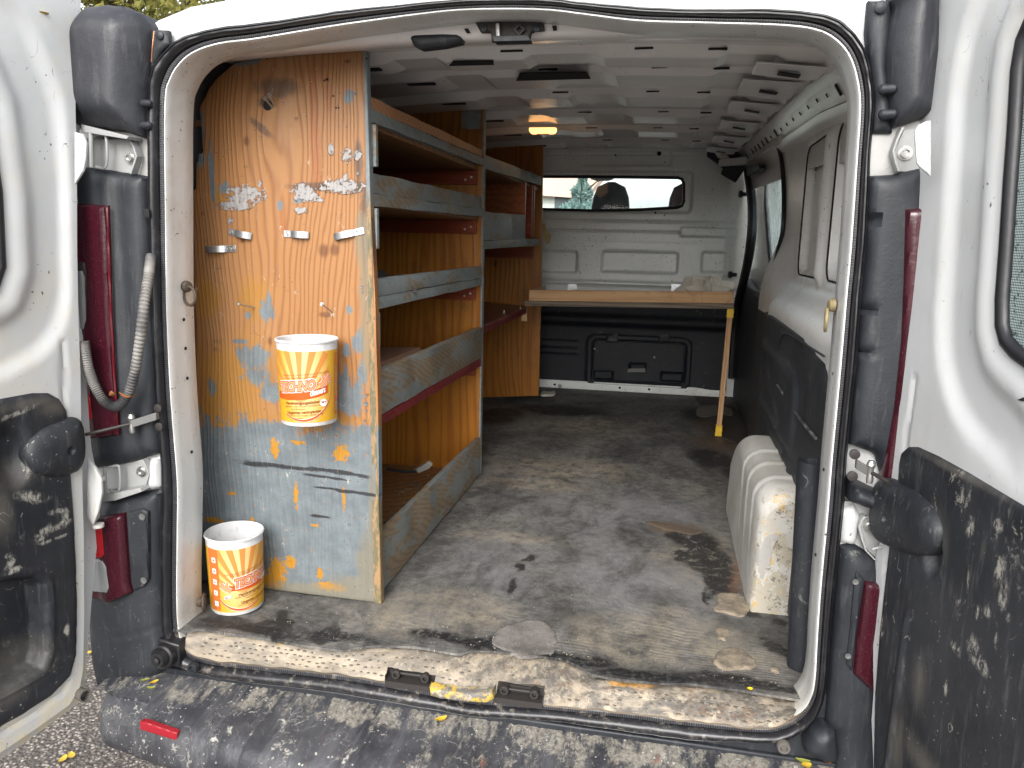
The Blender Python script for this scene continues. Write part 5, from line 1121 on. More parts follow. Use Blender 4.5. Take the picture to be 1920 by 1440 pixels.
# left
tL = DL.pts([(-120, 775), (0, 748), (60, 737), (90, 737), (110, 748), (123, 768), (128, 795), (130, 860), (133, 900), (137, 960), (141, 1040), (144, 1144), (142, 1226), (131, 1267), (94, 1305), (40, 1340), (0, 1362)])
tL = tL + [(-.40, .425), (-.66, .425), (-.67, .5), (-.67, 1.12), (-.6, 1.19), (-.4, 1.19)]
tR = DR.pts([(1688, 870), (1692, 850), (1704, 838), (1722, 838), (1760, 855), (1820, 888), (1920, 948)])
tR = tR + [(.62, 1.16), (.66, 1.1), (.67, .5), (.66, .43)] + DR.pts([(1640, 1450), (1643, 1300), (1652, 1180), (1662, 1090), (1670, 1020), (1686, 900)])[:]
tR = tR[:11] + [(DR.px(1640, 1450)[0], .43)] + tR[11:]
_gx = DL.px(-8, 360)[0]; gl = [(_gx - a, b) for a, b in [(.06, 1.395), (.02, 1.41), (.0, 1.455), (-.008, 1.6), (.0, 1.77), (.03, 1.84), (.09, 1.875), (.40, 1.885), (.46, 1.85), (.485, 1.77), (.50, 1.6), (.49, 1.45), (.46, 1.405), (.40, 1.39)]][::-1]
hingeL = DL.pts([(152, 10), (145, 90), (142, 150), (142, 200), (144, 300), (145, 480), (147, 600), (151, 700), (153, 850), (157, 1000), (158, 1150), (156, 1255), (148, 1290), (132, 1318)])
outL = hingeL[:-2] + DL.pts([(150, 1290), (130, 1322), (60, 1372), (0, 1412)]) + [(-.70, .33), (-.72, .42), (-.72, 1.3), (-.66, 1.85), (-.62, 2.0), (-.10, 2.04), (hingeL[0][0], 2.02)]
DLs = Plane(DL.O - DL.N * .045, DL.U, DL.V)
skinL = DLs.pts([(152, 0), (146, 130), (149, 235), (150, 340), (146, 480), (149, 600), (158, 620), (163, 727), (170, 827), (173, 850), (180, 880), (187, 967), (172, 1125), (163, 1237), (160, 1279), (148, 1318), (100, 1372)])
skinL = skinL[:-2] + DLs.pts([(150, 1316), (75, 1372), (0, 1425)]) + [(-.72, .30), (-.74, .4), (-.74, 1.3), (-.68, 1.85), (-.64, 2.02), (-.10, 2.06), (skinL[0][0], 2.04)]
dL = door(DL, outL, gl, tL, skinL)
tag(dL, 'left rear door swung open with scuffed black trim')
# right
gr_ = DR.pts([(1890, 250), (1884, 330), (1875, 470), (1868, 560), (1868, 610), (1876, 640), (1895, 662), (1920, 680)])
gr_ = [gr_[0]] + gr_[1:]
ur = gr_[-1][0]; gr_ = [(ur + .06, 1.338), (ur + .24, 1.335), (ur + .30, 1.38), (ur + .30, 1.76), (ur + .24, 1.87), (ur + .0, 1.88), DR.px(1920, 40), DR.px(1906, 75), DR.px(1897, 130)] + gr_
hingeR = DR.pts([(1738, -10), (1739, 80), (1735, 187), (1719, 247), (1724, 307), (1725, 340), (1720, 480), (1705, 620), (1690, 743), (1681, 793), (1674, 870), (1668, 900), (1655, 1000), (1640, 1050), (1642, 1084), (1637, 1177), (1638, 1294), (1634, 1350), (1638, 1445)])
lowest = hingeR[-1]
outR = hingeR[::-1] + [(hingeR[0][0] + .06, 2.05), (.60, 2.02), (.66, 1.85), (.72, 1.3), (.72, .42), (.68, .375), (.10, .385), (lowest[0] + .01, .44)]
dR = door(DR, outR, gr_, tR, [(a - .004, b) for a, b in outR])
tag(dR, 'right rear door swung open with paint streaks on its black trim')
# lower trims
def trimL(u, v, d):
    h = dome(d, .018, .008)
    pk = sd_poly(u, v, DL.pts([(-60, 1105), (20, 1080), (62, 1076), (84, 1090), (88, 1130), (88, 1220), (78, 1255), (40, 1278), (-60, 1330)]))
    h = h - .040 * sstep(pk, 0, .020); rim = abs(pk + .008); h = h + .003 * (1 - sstep(rim, 0, .008))
    bowl = np.hypot((u - DL.px(20, 850)[0]) / .045, (v - DL.px(20, 850)[1]) / .085); h = h - .025 * (1 - sstep(bowl, .3, 1.0))
    return h
MT['trimL'] = black_plastic('scuffed_trim_left', dust=.45, splash=1., rough=.42, thr=.58, gate=.47, marks=True)
pad('lower_trim', Plane(DL.O + DL.N * .0005, DL.U, DL.V), tL, MT['trimL'], dL, step=.005, attrs=dict(smear=(DL, [(25, 775, 30, 5, 12), (58, 932, 26, 9, -22), (104, 958, 16, 5, -10), (112, 982, 22, 6, 8), (74, 1000, 14, 8, 30), (12, 1058, 14, 6, 40), (20, 1068, 18, 5), (118, 972, 6, 12), (96, 1010, 20, 3), (120, 1180, 5, 10), (12, 1040, 6, 5)]), dust=(DL, [(20, 890, 30, 22), (35, 1250, 45, 30), (10, 1300, 30, 20), (0, 960, 14, 40), (100, 760, 26, 14), (60, 755, 60, 8)])), h=trimL, skirt=.012)
def grip(pl, L, hgt, parent, hole, lift=.006, name='latch_cover'):
    P2 = Plane(pl.O + pl.N * lift, pl.U, pl.V)
    o = [tuple(q) for q in smooth_path([np.array(P2.px(*p)) for p in L], 4, True)]
    hc = P2.px(*hole)
    g_ = pad(name, P2, o, MT['trim'], parent, step=.004, h=lambda u, v, d: dome(d, .042, hgt) - .010 * (1 - sstep(np.hypot(u - hc[0], v - hc[1]), .004, .009)), skirt=.02 + lift * .5)
    MB().lathe(P2.to3(*hc, hgt - .009), P2.N, [(0, .006), (.003, .005), (.003, .002), (.001, .0001)], 10).build('cover_screw', MT['darkmetal'], g_)
grip(DL, [(136, 782), (150, 790), (156, 818), (157, 850), (151, 872), (138, 886), (110, 893), (78, 892), (58, 882), (46, 862), (46, 842), (58, 820), (80, 802), (110, 790)], .024, dL, (119, 843))
def trimR(u, v, d):
    h = dome(d, .02, .006)
    h += .005 * (1 - sstep(abs(u - DR.px(1688, 1300)[0] - (v - .7) * .02), .003, .012)) * (1 - sstep(v, .86, .90))
    bowl = np.hypot((u - DR.px(1755, 1035)[0]) / .03, (v - DR.px(1755, 1035)[1]) / .05); h = h - .020 * (1 - sstep(bowl, .6, 1.0))
    return h
MT['trimR'] = black_plastic('scuffed_trim_right', dust=.5, splash=.9, rough=.42, thr=.58, gate=.47, marks=True)
pad('lower_trim', Plane(DR.O + DR.N * .0005, DR.U, DR.V), tR, MT['trimR'], dR, step=.005, attrs=dict(smear=(DR, [(1827, 987, 6, 20, -14), (1882, 1072, 8, 28, -12), (1890, 1110, 7, 30, -4), (1836, 1222, 12, 20, -38), (1848, 1248, 10, 14, -30), (1800, 1215, 9, 9), (1840, 1150, 3, 14), (1860, 1148, 5, 10), (1877, 1200, 4, 14), (1823, 1085, 2, 25, 8), (1805, 1130, 2, 12, -30), (1781, 1290, 2.5, 12, 5), (1900, 1160, 4, 8), (1880, 985, 7, 10, -20)]), dust=(DR, [(1740, 1432, 36, 24), (1690, 1390, 8, 60), (1730, 1280, 10, 40), (1760, 1000, 18, 40), (1800, 885, 70, 6)])), h=trimR, skirt=.012)
grip(DR, [(1687, 905), (1717, 920), (1747, 946), (1764, 975), (1768, 1004), (1758, 1028), (1738, 1041), (1710, 1039), (1672, 1026), (1648, 1010), (1641, 975), (1643, 935), (1650, 905), (1665, 896)], .024, dR, (1682, 974))
# stamped letters are absent; door edge buffer tube at the foot of the left door
p = np.array(DL.to3(*DL.px(150, 1300), .0)); 
MB().lathe(p, (.9, -.35, .1), [(-.01, .012), (.0, .0135), (.024, .0155), (.026, .0150), (.026, .0120), (.004, .011), (.004, .0001)], 20).build('door_buffer', MT['greyrubber'], dL)
for (x, y) in ((186, 897), (184, 985)):
    MB().lathe(at(x, y, REAR(-.085)), (0, 0, 1), [(-.004, .0001), (-.004, .013), (.004, .013), (.004, .0001)], 16).build('hinge_eye', MT['white_door'], dL)
for L, dd, nm in (([(140, 247), (155, 252), (162, 268), (160, 300), (156, 320), (140, 345)], dL, 0), ([(164, 860), (180, 878), (190, 900), (191, 925), (184, 960), (174, 985), (162, 968)], dL, 0), ([(1735, 228), (1745, 226), (1745, 330), (1724, 312), (1719, 305), (1715, 247), (1722, 235)], dR, 1)):
    q_ = REAR(-.10); pad('hinge_leaf', q_, poly(q_, L), MT['white_door'], dd, step=.004, h=lambda u, v, d: dome(d, .006, .002), skirt=.005)
MB().prism([DR.to3(*DR.px(*q_), .0005) for q_ in [(1909, 750), (1921, 745), (1922, 753)]], DR.N * .001).build('drain_hole', MT['dark'], dR)

# ------------------------------------------------------------------ tool shelving, near bay
SH = thing('wooden_shelving', 'near tall wooden shelving whose weathered pine end panel faces the open doors', 'shelving', (-.6, .9, .556))
pp = PP.pts([(372, 1078), (368, 900), (366, 700), (362, 480), (361, 358), (367, 356), (368, 306), (371, 303), (372, 288), (381, 287), (377, 240), (373, 203), (384, 182), (392, 165), (408, 145), (441, 117), (551, 101), (683, 93), (684, 130), (687, 200), (690, 260), (691, 330), (695, 400), (699, 480), (703, 560), (705, 640), (707, 700), (709, 800), (710, 900), (710, 1000), (708, 1136)])
pp[0] = (pp[0][0], .562); pp[-1] = (pp[-1][0], .558)
endp = pad('end_panel', PP, pp, MT['panel'], SH, step=.0045, attrs={k: (PP, v) for k, v in PA.items()}, h=lambda u, v, d: -.002 * (1 - sstep(d, 0, .006)) + .0012 * vnoise(u, v, 8), skirt=.024)
FX = RIGHT(.345)
FP = Plane((-.345, 0, 0), (0, 1, 0), (0, 0, 1))                          # the shelf front plane, normal +x
def fz(x, y): return FP.px(x, y)[1]
def plank(name, mat, parent, y0, y1, za0, za1, zb0, zb1, x=-.345, t=.020, bev=.0025, wob=1.):
    n = 14; g = []; rg = random.Random(hash(name + str(za0)) % 999 if False else int(za0 * 1000))
    for i in range(n + 1):
        f = i / n; y = y0 + (y1 - y0) * f; lo = za0 + (zb0 - za0) * f; hi = za1 + (zb1 - za1) * f
        w1, w2, w3 = [rg.uniform(-.0016, .0016) * wob for _ in range(3)]
        g.append([(x - t, y, lo), (x + w3 * .4, y, lo + w1), (x + w3 * .4 + .0, y, hi - .002 + w2), (x - .0025, y, hi + w2), (x - t, y, hi)])
    return MB().loft(g[::-1], caps=True).build(name, mat, parent, sharp=50)
Y0, Y1 = .275, 1.438
# the post strip on the end panel's edge
edge = MB().hexa([(-.3455, .2492, .556), (-.3235, .2492, .556), (-.3235, .274, .556), (-.3455, .274, .556)], [(-.352, .2492, 1.962), (-.344, .2492, 1.962), (-.344, .274, 1.962), (-.352, .274, 1.962)]).build('panel_edge', (lambda m: m.end(m.mix(m.ss(m.noise(m.sc(m.pos, (1, 1, .25)), 60, 6, .75), .44, .54), m.mix(m.ss(m.xyz(m.pos)[2], 1.66, 1.58), (.17, .195, .20), (.26, .16, .075)), m.mix(m.ss(m.xyz(m.pos)[2], 1.66, 1.58), (.14, .16, .165), (.11, .10, .055))), .6, [(m.noise(m.pos, 90, 5), .002)]))(M('worn_panel_edge')), SH, bevel=.002)
plank('top_lip', MT['rawlip'], SH, Y0, Y1, 1.838, 1.868, 1.850, 1.876, x=-.350, t=.045)
plank('shelf_front', MT['greyboard'], SH, Y0, Y1, fz(687, 224), fz(687, 199), fz(897, 306), fz(897, 292))
plank('shelf_front', MT['greyboard'], SH, Y0, Y1, fz(693, 361), fz(692, 321), fz(898, 390), fz(898, 366), x=-.352)
plank('shelf_front', MT['greyboard'], SH, Y0, Y1, fz(696, 386), fz(694, 361) - .001, fz(898, 405), fz(898, 390) - .001)
plank('shelf_front', MT['greyboard'], SH, Y0, Y1, fz(703, 556), fz(700, 524), fz(895, 522), fz(895, 500))
plank('shelf_front', MT['greyboard'], SH, Y0, Y1, fz(706, 580), fz(703, 556) - .001, fz(895, 537), fz(895, 522) - .001, x=-.3465)
plank('shelf_front', MT['greyboard_dirty'], SH, Y0, Y1, fz(711, 779), fz(706, 697), fz(895, 674), fz(895, 617), x=-.343)
plank('shelf_edge_strip', MT['redpaint'], SH, Y0, Y1, fz(712, 797), fz(711, 780), fz(895, 690), fz(895, 675), x=-.344)
plank('kick_board', MT['greyboard_dirty'], SH, Y0, Y1, .562, fz(710, 1005), .562, fz(895, 825), x=-.344, t=.018)
TOP = [1.815, 1.625, 1.362, 1.052]
for i, z in enumerate(TOP): boxo('shelf_board', MT['shelfwood'], SH, -.84, -.366, Y0, Y1, z - .016, z + .0, .001)
boxo('base_board', MT['shelfwood'], SH, -.84, -.366, Y0, Y1, .562, .575, .001)
# partition board between the bays
part_o = [(-.858, .56), (-.352, .56), (-.352, 2.045), (-.62, 2.045), (-.78, 1.95), (-.858, 1.72)]
pad('partition_board', REAR(1.440), part_o, MT['orange'], SH, step=.03, skirt=.022)
edg2 = [at(*p, REAR(1.438)) for p in [(896, 190), (901, 190), (899, 890), (895, 890)]]
MB().prism([(-.3515, 1.438, .56), (-.3435, 1.438, .56), (-.3435, 1.438, 2.045), (-.3515, 1.438, 2.045)], (0, .028, 0)).build('partition_edge', MT['greyboard'], SH, bevel=.001)
for i, z in enumerate(TOP):
    cl_ = boxo('batten', MT['cleat'], SH, -.83, -.368, 1.418, 1.4385, z - .070, z - .018, .002)
    for dx in (.02, .045): screw(cl_, (-.368 - dx, 1.418, z - .035 - dx * .4), (0, -1, 0), .0045)
boxo('corner_plate', MT['greyboard'], SH, -.435, -.36, 1.432, 1.4385, 1.955, 2.04, .001)
for x, y in ((889, 434), (889, 440), (888, 462), (889, 603), (887, 560)): screw(SH, at(x, y, REAR(1.438)), (0, -1, 0), .003, MT['dullscrew'])
# small edge blocks on the front of the end panel where shelves were packed
for z0, z1 in ((1.70, 1.80), (1.50, 1.60), (1.25, 1.34), (.94, 1.03)):
    boxo('edge_block', MT['greyboard'], SH, -.350, -.333, .276, .292, z0, z1, .002)
# screws and nails on the end panel
PN = np.array((0, -1, 0.))
for x, y in [(665, 175), (679, 538), (679, 547), (686, 757), (686, 742), (684, 789), (686, 770), (672, 325)]: screw(endp, at(x, y, REAR(.2495)), PN, .004 if y != 757 else .0065, MT['dullscrew'])
def nail(x0, y0, x1, y1, out):
    a = at(x1, y1, REAR(.25)); b = at(x0, y0, REAR(.25 - out)); d = np.array(b) - np.array(a); d /= np.linalg.norm(d)
    n_ = MB().tube([a, b], .0022, 8).build('long_screw', MT['steel'], endp); MB().lathe(b, d, [(-.002, .0025), (.0, .0052), (.002, .0052), (.002, .0025), (.0005, .0001)], 12).build('screw_head', MT['steel'], n_)
nail(449, 570, 478, 577, .055); nail(604, 571, 624, 586, .05); nail(505, 179, 516, 200, .03); nail(497, 185, 512, 203, .03)
disc('knot_hole', at(502, 198, REAR(.249)), PN, .012, MT['dark'], endp)
for x, y in [(608, 151), (612, 149), (614, 148), (630, 202), (635, 202), (625, 180), (687, 110)]: disc('screw_hole', at(x, y, REAR(.2485)), PN, .0022, MT['dark'], endp)

# galvanised pipe clips screwed to the end panel
def clip(L, label, rot=0):
    """strap with flat tab(s) and a raised half round; L = left, tab px and right px"""
    (x0, y0), (x1, y1), side, h_ = L
    P0 = REAR(.249); a = np.array(at(x0, y0, P0)); b = np.array(at(x1, y1, P0)); d = b - a; Lg = np.linalg.norm(d); d /= Lg; up = np.cross(d, PN); up /= np.linalg.norm(up)
    if up[2] < 0: up = -up
    root = thing('pipe_clip', label, 'pipe clip', tuple((a + b) / 2), 'galvanised pipe clips on the end panel')
    w = h_ / 2; tb = .30 if side == 'l' else .34
    prof_ = []
    n = 10
    if side == 'l':
        prof_ += [(0, .0), (Lg * tb, .0)]; s0, s1 = Lg * tb, Lg
    else: s0, s1 = 0, Lg * (1 - tb)
    arc_ = []
    for k in range(n + 1):
        t = k / n; arc_.append((s0 + (s1 - s0) * t, .012 * math.sin(math.pi * min(1, t * .92 + .04)) ** .6 + .001))
    prof_ = prof_ + arc_ if side == 'l' else arc_ + [(Lg * (1 - tb), .0), (Lg, .0)]
    g = [[a + d * s + PN * (z + .0008) + up * w, a + d * s + PN * (z + .0026) + up * w, a + d * s + PN * (z + .0026) - up * w, a + d * s + PN * (z + .0008) - up * w] for s, z in prof_]
    MB().loft(g, caps=True).build('strap', MT['galv'], root, sharp=50, bevel=.0005)
    for q in ((.08, ) if side == 'l' else (.90, .76)):
        s = Lg * q if side != 'l' else Lg * .12
        screw(root, a + d * s + PN * .0026, PN, .0042)
clip(((429, 434), (474, 443), 'l', .017), 'bent galvanised pipe clip tilted down at the right, above the lower left clip')
clip(((533, 438), (581, 441), 'l', .017), 'galvanised pipe clip in the middle of the end panel, tab on its left')
clip(((628, 445), (683, 432), 'r', .017), 'galvanised pipe clip nearest the right edge of the end panel, rising to the right')
clip(((388, 468), (443, 466), 'r', .017), 'lowest galvanised pipe clip, level, near the left edge of the end panel')

# ------------------------------------------------------------------ far bay shelving
SB = thing('wooden_shelving', 'second wooden shelf unit with orange end board and red-brown work surface, behind the first', 'shelving', (-.6, 2.2, .556))
Yc, Yd = 1.470, 2.93
FB = Plane((-.352, 0, 0), (0, 1, 0), (0, 0, 1)); gz = lambda x, y: FB.px(x, y)[1]
plank('shelf_front', MT['greyboard'], SB, Yc, 2.86, gz(902, 313), gz(902, 287), gz(1014, 347), gz(1014, 330), x=-.352)
boxo('shelf_board', MT['shelfwood'], SB, -.84, -.375, Yc, 2.86, gz(902, 313) + .01, gz(902, 313) + .025, .001)
plank('bin_front', MT['greyboard'], SB, Yc, 2.40, gz(902, 450), gz(902, 396), gz(984, 450), gz(984, 403), x=-.353)
plank('shelf_front', MT['greyboard'], SB, Yc, 2.86, gz(903, 467), gz(903, 451), gz(1013, 460), gz(1013, 447), x=-.352)
boxo('shelf_board', MT['shelfwood'], SB, -.84, -.375, Yc, 2.86, gz(903, 467) + .01, gz(903, 467) + .025, .001)
pad('bin_divider', REAR(2.40), [(-.84, 1.56), (-.356, 1.56), (-.356, 1.83), (-.84, 1.83)], MT['orange_dark'], SB, step=.04, skirt=.02)
boxo('bin_post', MT['cleat'], SB, -.42, -.36, 2.62, 2.64, 1.56, 1.83, .002); boxo('bin_post', MT['orange_dark'], SB, -.50, -.355, 2.66, 2.68, 1.555, 1.835, .002)
ep = [(-.858, .56), (-.395, .56), (-.352, 1.2), (-.352, 2.10), (-.64, 2.10), (-.79, 2.0), (-.858, 1.75)]
pad('end_board', REAR(2.95), [(-.858, .56)] + [REAR(2.95).px(1010, 742), REAR(2.95).px(1014, 570), REAR(2.95).px(1017, 350), REAR(2.95).px(1018, 268)] + [(-.64, 2.11), (-.79, 2.0), (-.858, 1.75)], MT['orange'], SB, step=.04, skirt=.022)
boxo('batten', MT['cleat'], SB, -.84, -.40, 2.925, 2.9485, gz(903, 467) - .06, gz(903, 467) - .005, .002)
boxo('batten', MT['cleat'], SB, -.84, -.40, 2.925, 2.9485, gz(902, 313) - .09, gz(902, 313) - .005, .002)
wz = 1.182
pad('work_surface', FLAT(wz), [(-.84, Yc), (-.352, Yc), (-.352, 2.52), (-.40, 2.60), (-.84, 2.90)], MT['worktop'], SB, step=.04, skirt=.020)
plank('worktop_edge', MT['redpaint'], SB, Yc, 2.51, wz - .030, wz - .001, wz - .030, wz - .001, x=-.3485, t=.004)
boxo('support_block', MT['pine'], SB, -.375, -.345, 2.455, 2.475, 1.11, 1.18, .002)
for x, y in ((945, 586), (975, 578)): screw(SB, at(x, y, FLAT(wz + .0005)), (0, 0, 1), .004, hgt=.012)

# ------------------------------------------------------------------ things on the shelves
def blobmesh(name, c, r, mat, seed, n=(26, 16), amp=.3, parent=None, sq=(1, 1, 1), fold=7):
    g = []; c = np.array(c, float); rs_ = np.random.RandomState(seed); ph = rs_.rand(6) * 6
    for i in range(n[1] + 1):
        th = math.pi * i / n[1]; ring = []
        for k in range(n[0]):
            a = 2 * math.pi * k / n[0]
            q = 1 + amp * (math.sin(fold * a + ph[0] + 2 * math.sin(3 * th + ph[1])) * .4 + math.sin((fold + 4) * a + ph[2] - 5 * th) * .3 + math.sin(3 * a + ph[3] + 4 * th) * .4) * math.sin(th) ** .6
            p = np.array((math.sin(th) * math.cos(a), math.sin(th) * math.sin(a), math.cos(th))) * q * np.array(r) * np.array(sq)
            p = c + p; p[2] = max(p[2], c[2] - r[2] * .7); ring.append(p)
        g.append(ring)
    return MB().loft(g[::-1]).build(name, mat, parent, sharp=60)
zs = TOP[2]
gv = thing('work_glove', 'crumpled dark work glove lying on the third shelf of the near unit', 'glove', (-.42, .5, zs))
blobmesh('glove_palm', (-.43, .42, zs + .035), (.06, .07, .048), smat, 3, parent=gv, amp=.2)
fb = np.array((-.40, .47, zs + .045))
for k in range(4):
    a = -.6 + k * .32; d = np.array((math.sin(a) * .3, math.cos(a), .0)); d /= np.linalg.norm(d); o_ = fb + np.array((-.03 + k * .02, 0, .01 * math.sin(k * 2)))
    MB().tube(smooth_path([o_, o_ + d * .035 + (0, 0, .012), o_ + d * .065 + (0, 0, .006), o_ + d * .085 + (0, 0, -.012)], 5), .011, 10).build('glove_finger', smat, gv)
rgc = blobmesh('cleaning_rag', (-.44, .60, zs + .016), (.08, .16, .02), plain('grey_rag', (.10, .10, .105), .9), 9, amp=.35)
tag(rgc, 'flattened grey rag beside the dark glove on the third shelf', 'rag')
zs = TOP[3]
cb = thing('cardboard_box', 'open brown cardboard box with printed lines on the lower shelf of the near unit', 'box', (-.5, .6, zs))
MB().hexa([(-.56, .48, zs), (-.40, .44, zs), (-.39, .92, zs), (-.56, .95, zs)], [(-.60, .49, zs + .085), (-.43, .44, zs + .115), (-.43, .90, zs + .115), (-.60, .94, zs + .10)]).build('box_body', MT['card'], cb)
for k in range(5):
    MB().hexa([(-.4215 - .0 * k, .53 + .0, zs + .03 + .013 * k), (-.4205, .53, zs + .03 + .013 * k), (-.4205, .84, zs + .03 + .013 * k), (-.4215, .84, zs + .03 + .013 * k)], [(-.4215 - .002, .53, zs + .033 + .013 * k), (-.4205 - .002, .53, zs + .033 + .013 * k), (-.4205 - .002, .84, zs + .033 + .013 * k), (-.4215 - .002, .84, zs + .033 + .013 * k)]).build('printed_line', plain('brown_ink', (.12, .05, .03), .8) if k == 0 else bpy.data.materials['brown_ink'], cb)
ct = MB().lathe((-.44, .335, zs + .055), (0, 1, .1), [(0, .0001), (0, .045), (.006, .050), (.10, .050), (.105, .045), (.105, .0001)], 20).build('black_canister', smat, None); tag(ct, 'black cylindrical canister lying in front of the cardboard box', 'canister')
tp = MB().tube(smooth_path([(-.50, 1.0, zs + .01), (-.46, 1.05, zs + .05), (-.44, 1.10, zs + .06), (-.47, 1.15, zs + .02)], 6), .007, 6).build('wire_offcut', smat, None); tag(tp, 'short bent black cable offcut at the far end of the lower shelf', 'cable')
db = blobmesh('offcut', (-.42, .75, .597), (.06, .11, .012), MT['debris'], 5, amp=.4); tag(db, 'flat dirty wood offcut heap on the bottom shelf', 'offcuts')
g = MB(); rg = random.Random(3)
for i in range(170):
    x, y = rg.uniform(-.58, -.37), rg.uniform(.3, 1.35); L = rg.uniform(.004, .025); a = rg.uniform(0, 3.14); w_ = rg.uniform(.002, .007); d = np.array((math.cos(a), math.sin(a), rg.uniform(-.1, .4))); e = np.array((-math.sin(a), math.cos(a), 0)) * w_
    p = np.array((x, y, .577)); g.hexa([p - e, p + e, p + d * L + e, p + d * L - e], [q + np.array((0, 0, .002)) for q in (p - e, p + e, p + d * L + e, p + d * L - e)])
tag(g.build('shelf_debris', MT['debris']), 'wood chips and dirt scattered over the bottom shelf', kind='stuff')
sp_ = thing('plastic_scraper', 'long grey plastic scraper with a flared end on the bottom shelf', 'scraper', (-.45, 1.0, .58))
MB().tube(smooth_path([at(725, 879, REAR(1.0)), at(755, 884, REAR(1.0)), at(780, 884, REAR(1.05))], 6), .006, 8).build('handle', smat, sp_)
MB().prism([at(*q, REAR(1.05)) for q in [(776, 881), (790, 874), (803, 866), (810, 872), (805, 879), (785, 888)]], (0, .01, .004)).build('blade', plain('grey_scraper_plastic', (.28, .27, .25), .5), sp_, bevel=.002)
lfc = plain('ochre_leaf', (.40, .20, .04), .7)

# ------------------------------------------------------------------ cross bench with tray
BN = thing('cross_bench', 'raw pine tray bench on one thin leg taped yellow at both ends', 'bench', (.2, 2.5, .556))
zL, zR = 1.213, 1.236
def zb_(x): return zL + (zR - zL) * (x + .33) / 1.05
def beam(name, x0, x1, y0, y1, d0, d1, mat, **kw):
    return MB().hexa([(x0, y0, zb_(x0) + d0), (x1, y0, zb_(x1) + d0), (x1, y1, zb_(x1) + d0), (x0, y1, zb_(x0) + d0)], [(x0, y0, zb_(x0) + d1), (x1, y0, zb_(x1) + d1), (x1, y1, zb_(x1) + d1), (x0, y1, zb_(x0) + d1)]).build(name, mat, BN, bevel=.0015)
beam('base_board', -.345, .718, 2.395, 2.86, -.016, .010, MT['ply'])
beam('tray_front', -.325, .560, 2.400, 2.420, .011, .068, MT['pine']); beam('tray_front', .561, .712, 2.399, 2.420, .011, .068, MT['pine'])
beam('tray_side', -.325, -.305, 2.421, 2.82, .011, .068, MT['pine']); beam('tray_side', .692, .712, 2.421, 2.82, .011, .066, MT['pine'])
beam('tray_floor', -.304, .691, 2.421, 2.845, .011, .015, plain('pale_tray_floor', (.42, .43, .42), .5))
for x in (1073, 1268):
    c = at(x, 540, REAR(2.80)); bp = MB().box(c[0] - .026, c[0] + .026, 2.80, 2.803, c[2] - .016, c[2] + .022).build('hinge_plate', MT['galv'], BN)
    for dx in (-.014, 0, .014): screw(bp, (c[0] + dx, 2.80, c[2] - .006), (0, -1, 0), .003)
a = np.array((.688, 2.42, .558)); b = np.array((.705, 2.42, zb_(.7) - .013))
MB().hexa([a + (-.0125, -.0125, 0), a + (.0125, -.0125, 0), a + (.0125, .0125, 0), a + (-.0125, .0125, 0)], [b + (-.0125, -.0125, 0), b + (.0125, -.0125, 0), b + (.0125, .0125, 0), b + (-.0125, .0125, 0)]).build('leg', MT['pine_leg'], BN, bevel=.001)
for t0, t1 in ((.0, .085), (.925, .998)):
    p, q = a + (b - a) * t0, a + (b - a) * t1; g = []
    for k in range(7):
        c = p + (q - p) * k / 6; w_ = .0165 + .0015 * math.sin(k * 2.3); g.append([c + (-w_, -w_, 0), c + (w_, -w_, 0), c + (w_, w_, 0), c + (-w_, w_, 0)])
    MB().loft(g, caps=True).build('tape_wrap', MT['yellowtape'], BN, bevel=.002)
cl1 = blobmesh('crumpled_cloth', (.585, 2.60, 1.290), (.12, .10, .075), MT['rag'], 12, n=(110, 50), amp=.42, fold=9); tag(cl1, 'crumpled off-white cloth heaped at the right end of the tray', 'cloth')
hg = MB().prism([at(*q, REAR(2.93)) for q in [(1017, 420), (1022, 418), (1026, 432), (1034, 440), (1030, 456), (1024, 458), (1020, 442)]], (0, -.006, 0)).build('torn_tape', plain('dirty_yellow_tape', (.42, .32, .14), .7, nz=.4), None); tag(hg, 'torn dirty yellow tape strip hanging on the bulkhead beside the shelves', 'tape')

# ------------------------------------------------------------------ black pipe standing by the right jamb
pb, ptp = np.array((.742, .190, .556)), np.array(at(1521, 864, REAR(.20)))
pipe = MB().loft([[c + r * (math.cos(q) * np.array((1, 0, 0)) + math.sin(q) * np.array((0, 1, 0))) for q in np.linspace(0, 2 * math.pi, 25)[:-1]] for c, r in ((pb, .030), (ptp, .030), (ptp, .0265), (pb + (ptp - pb) * .6, .0265))]).build('drain_pipe', MT['black'], None, sharp=50)
tag(pipe, 'black plastic pipe standing upright between wheel arch and right door jamb', 'pipe')

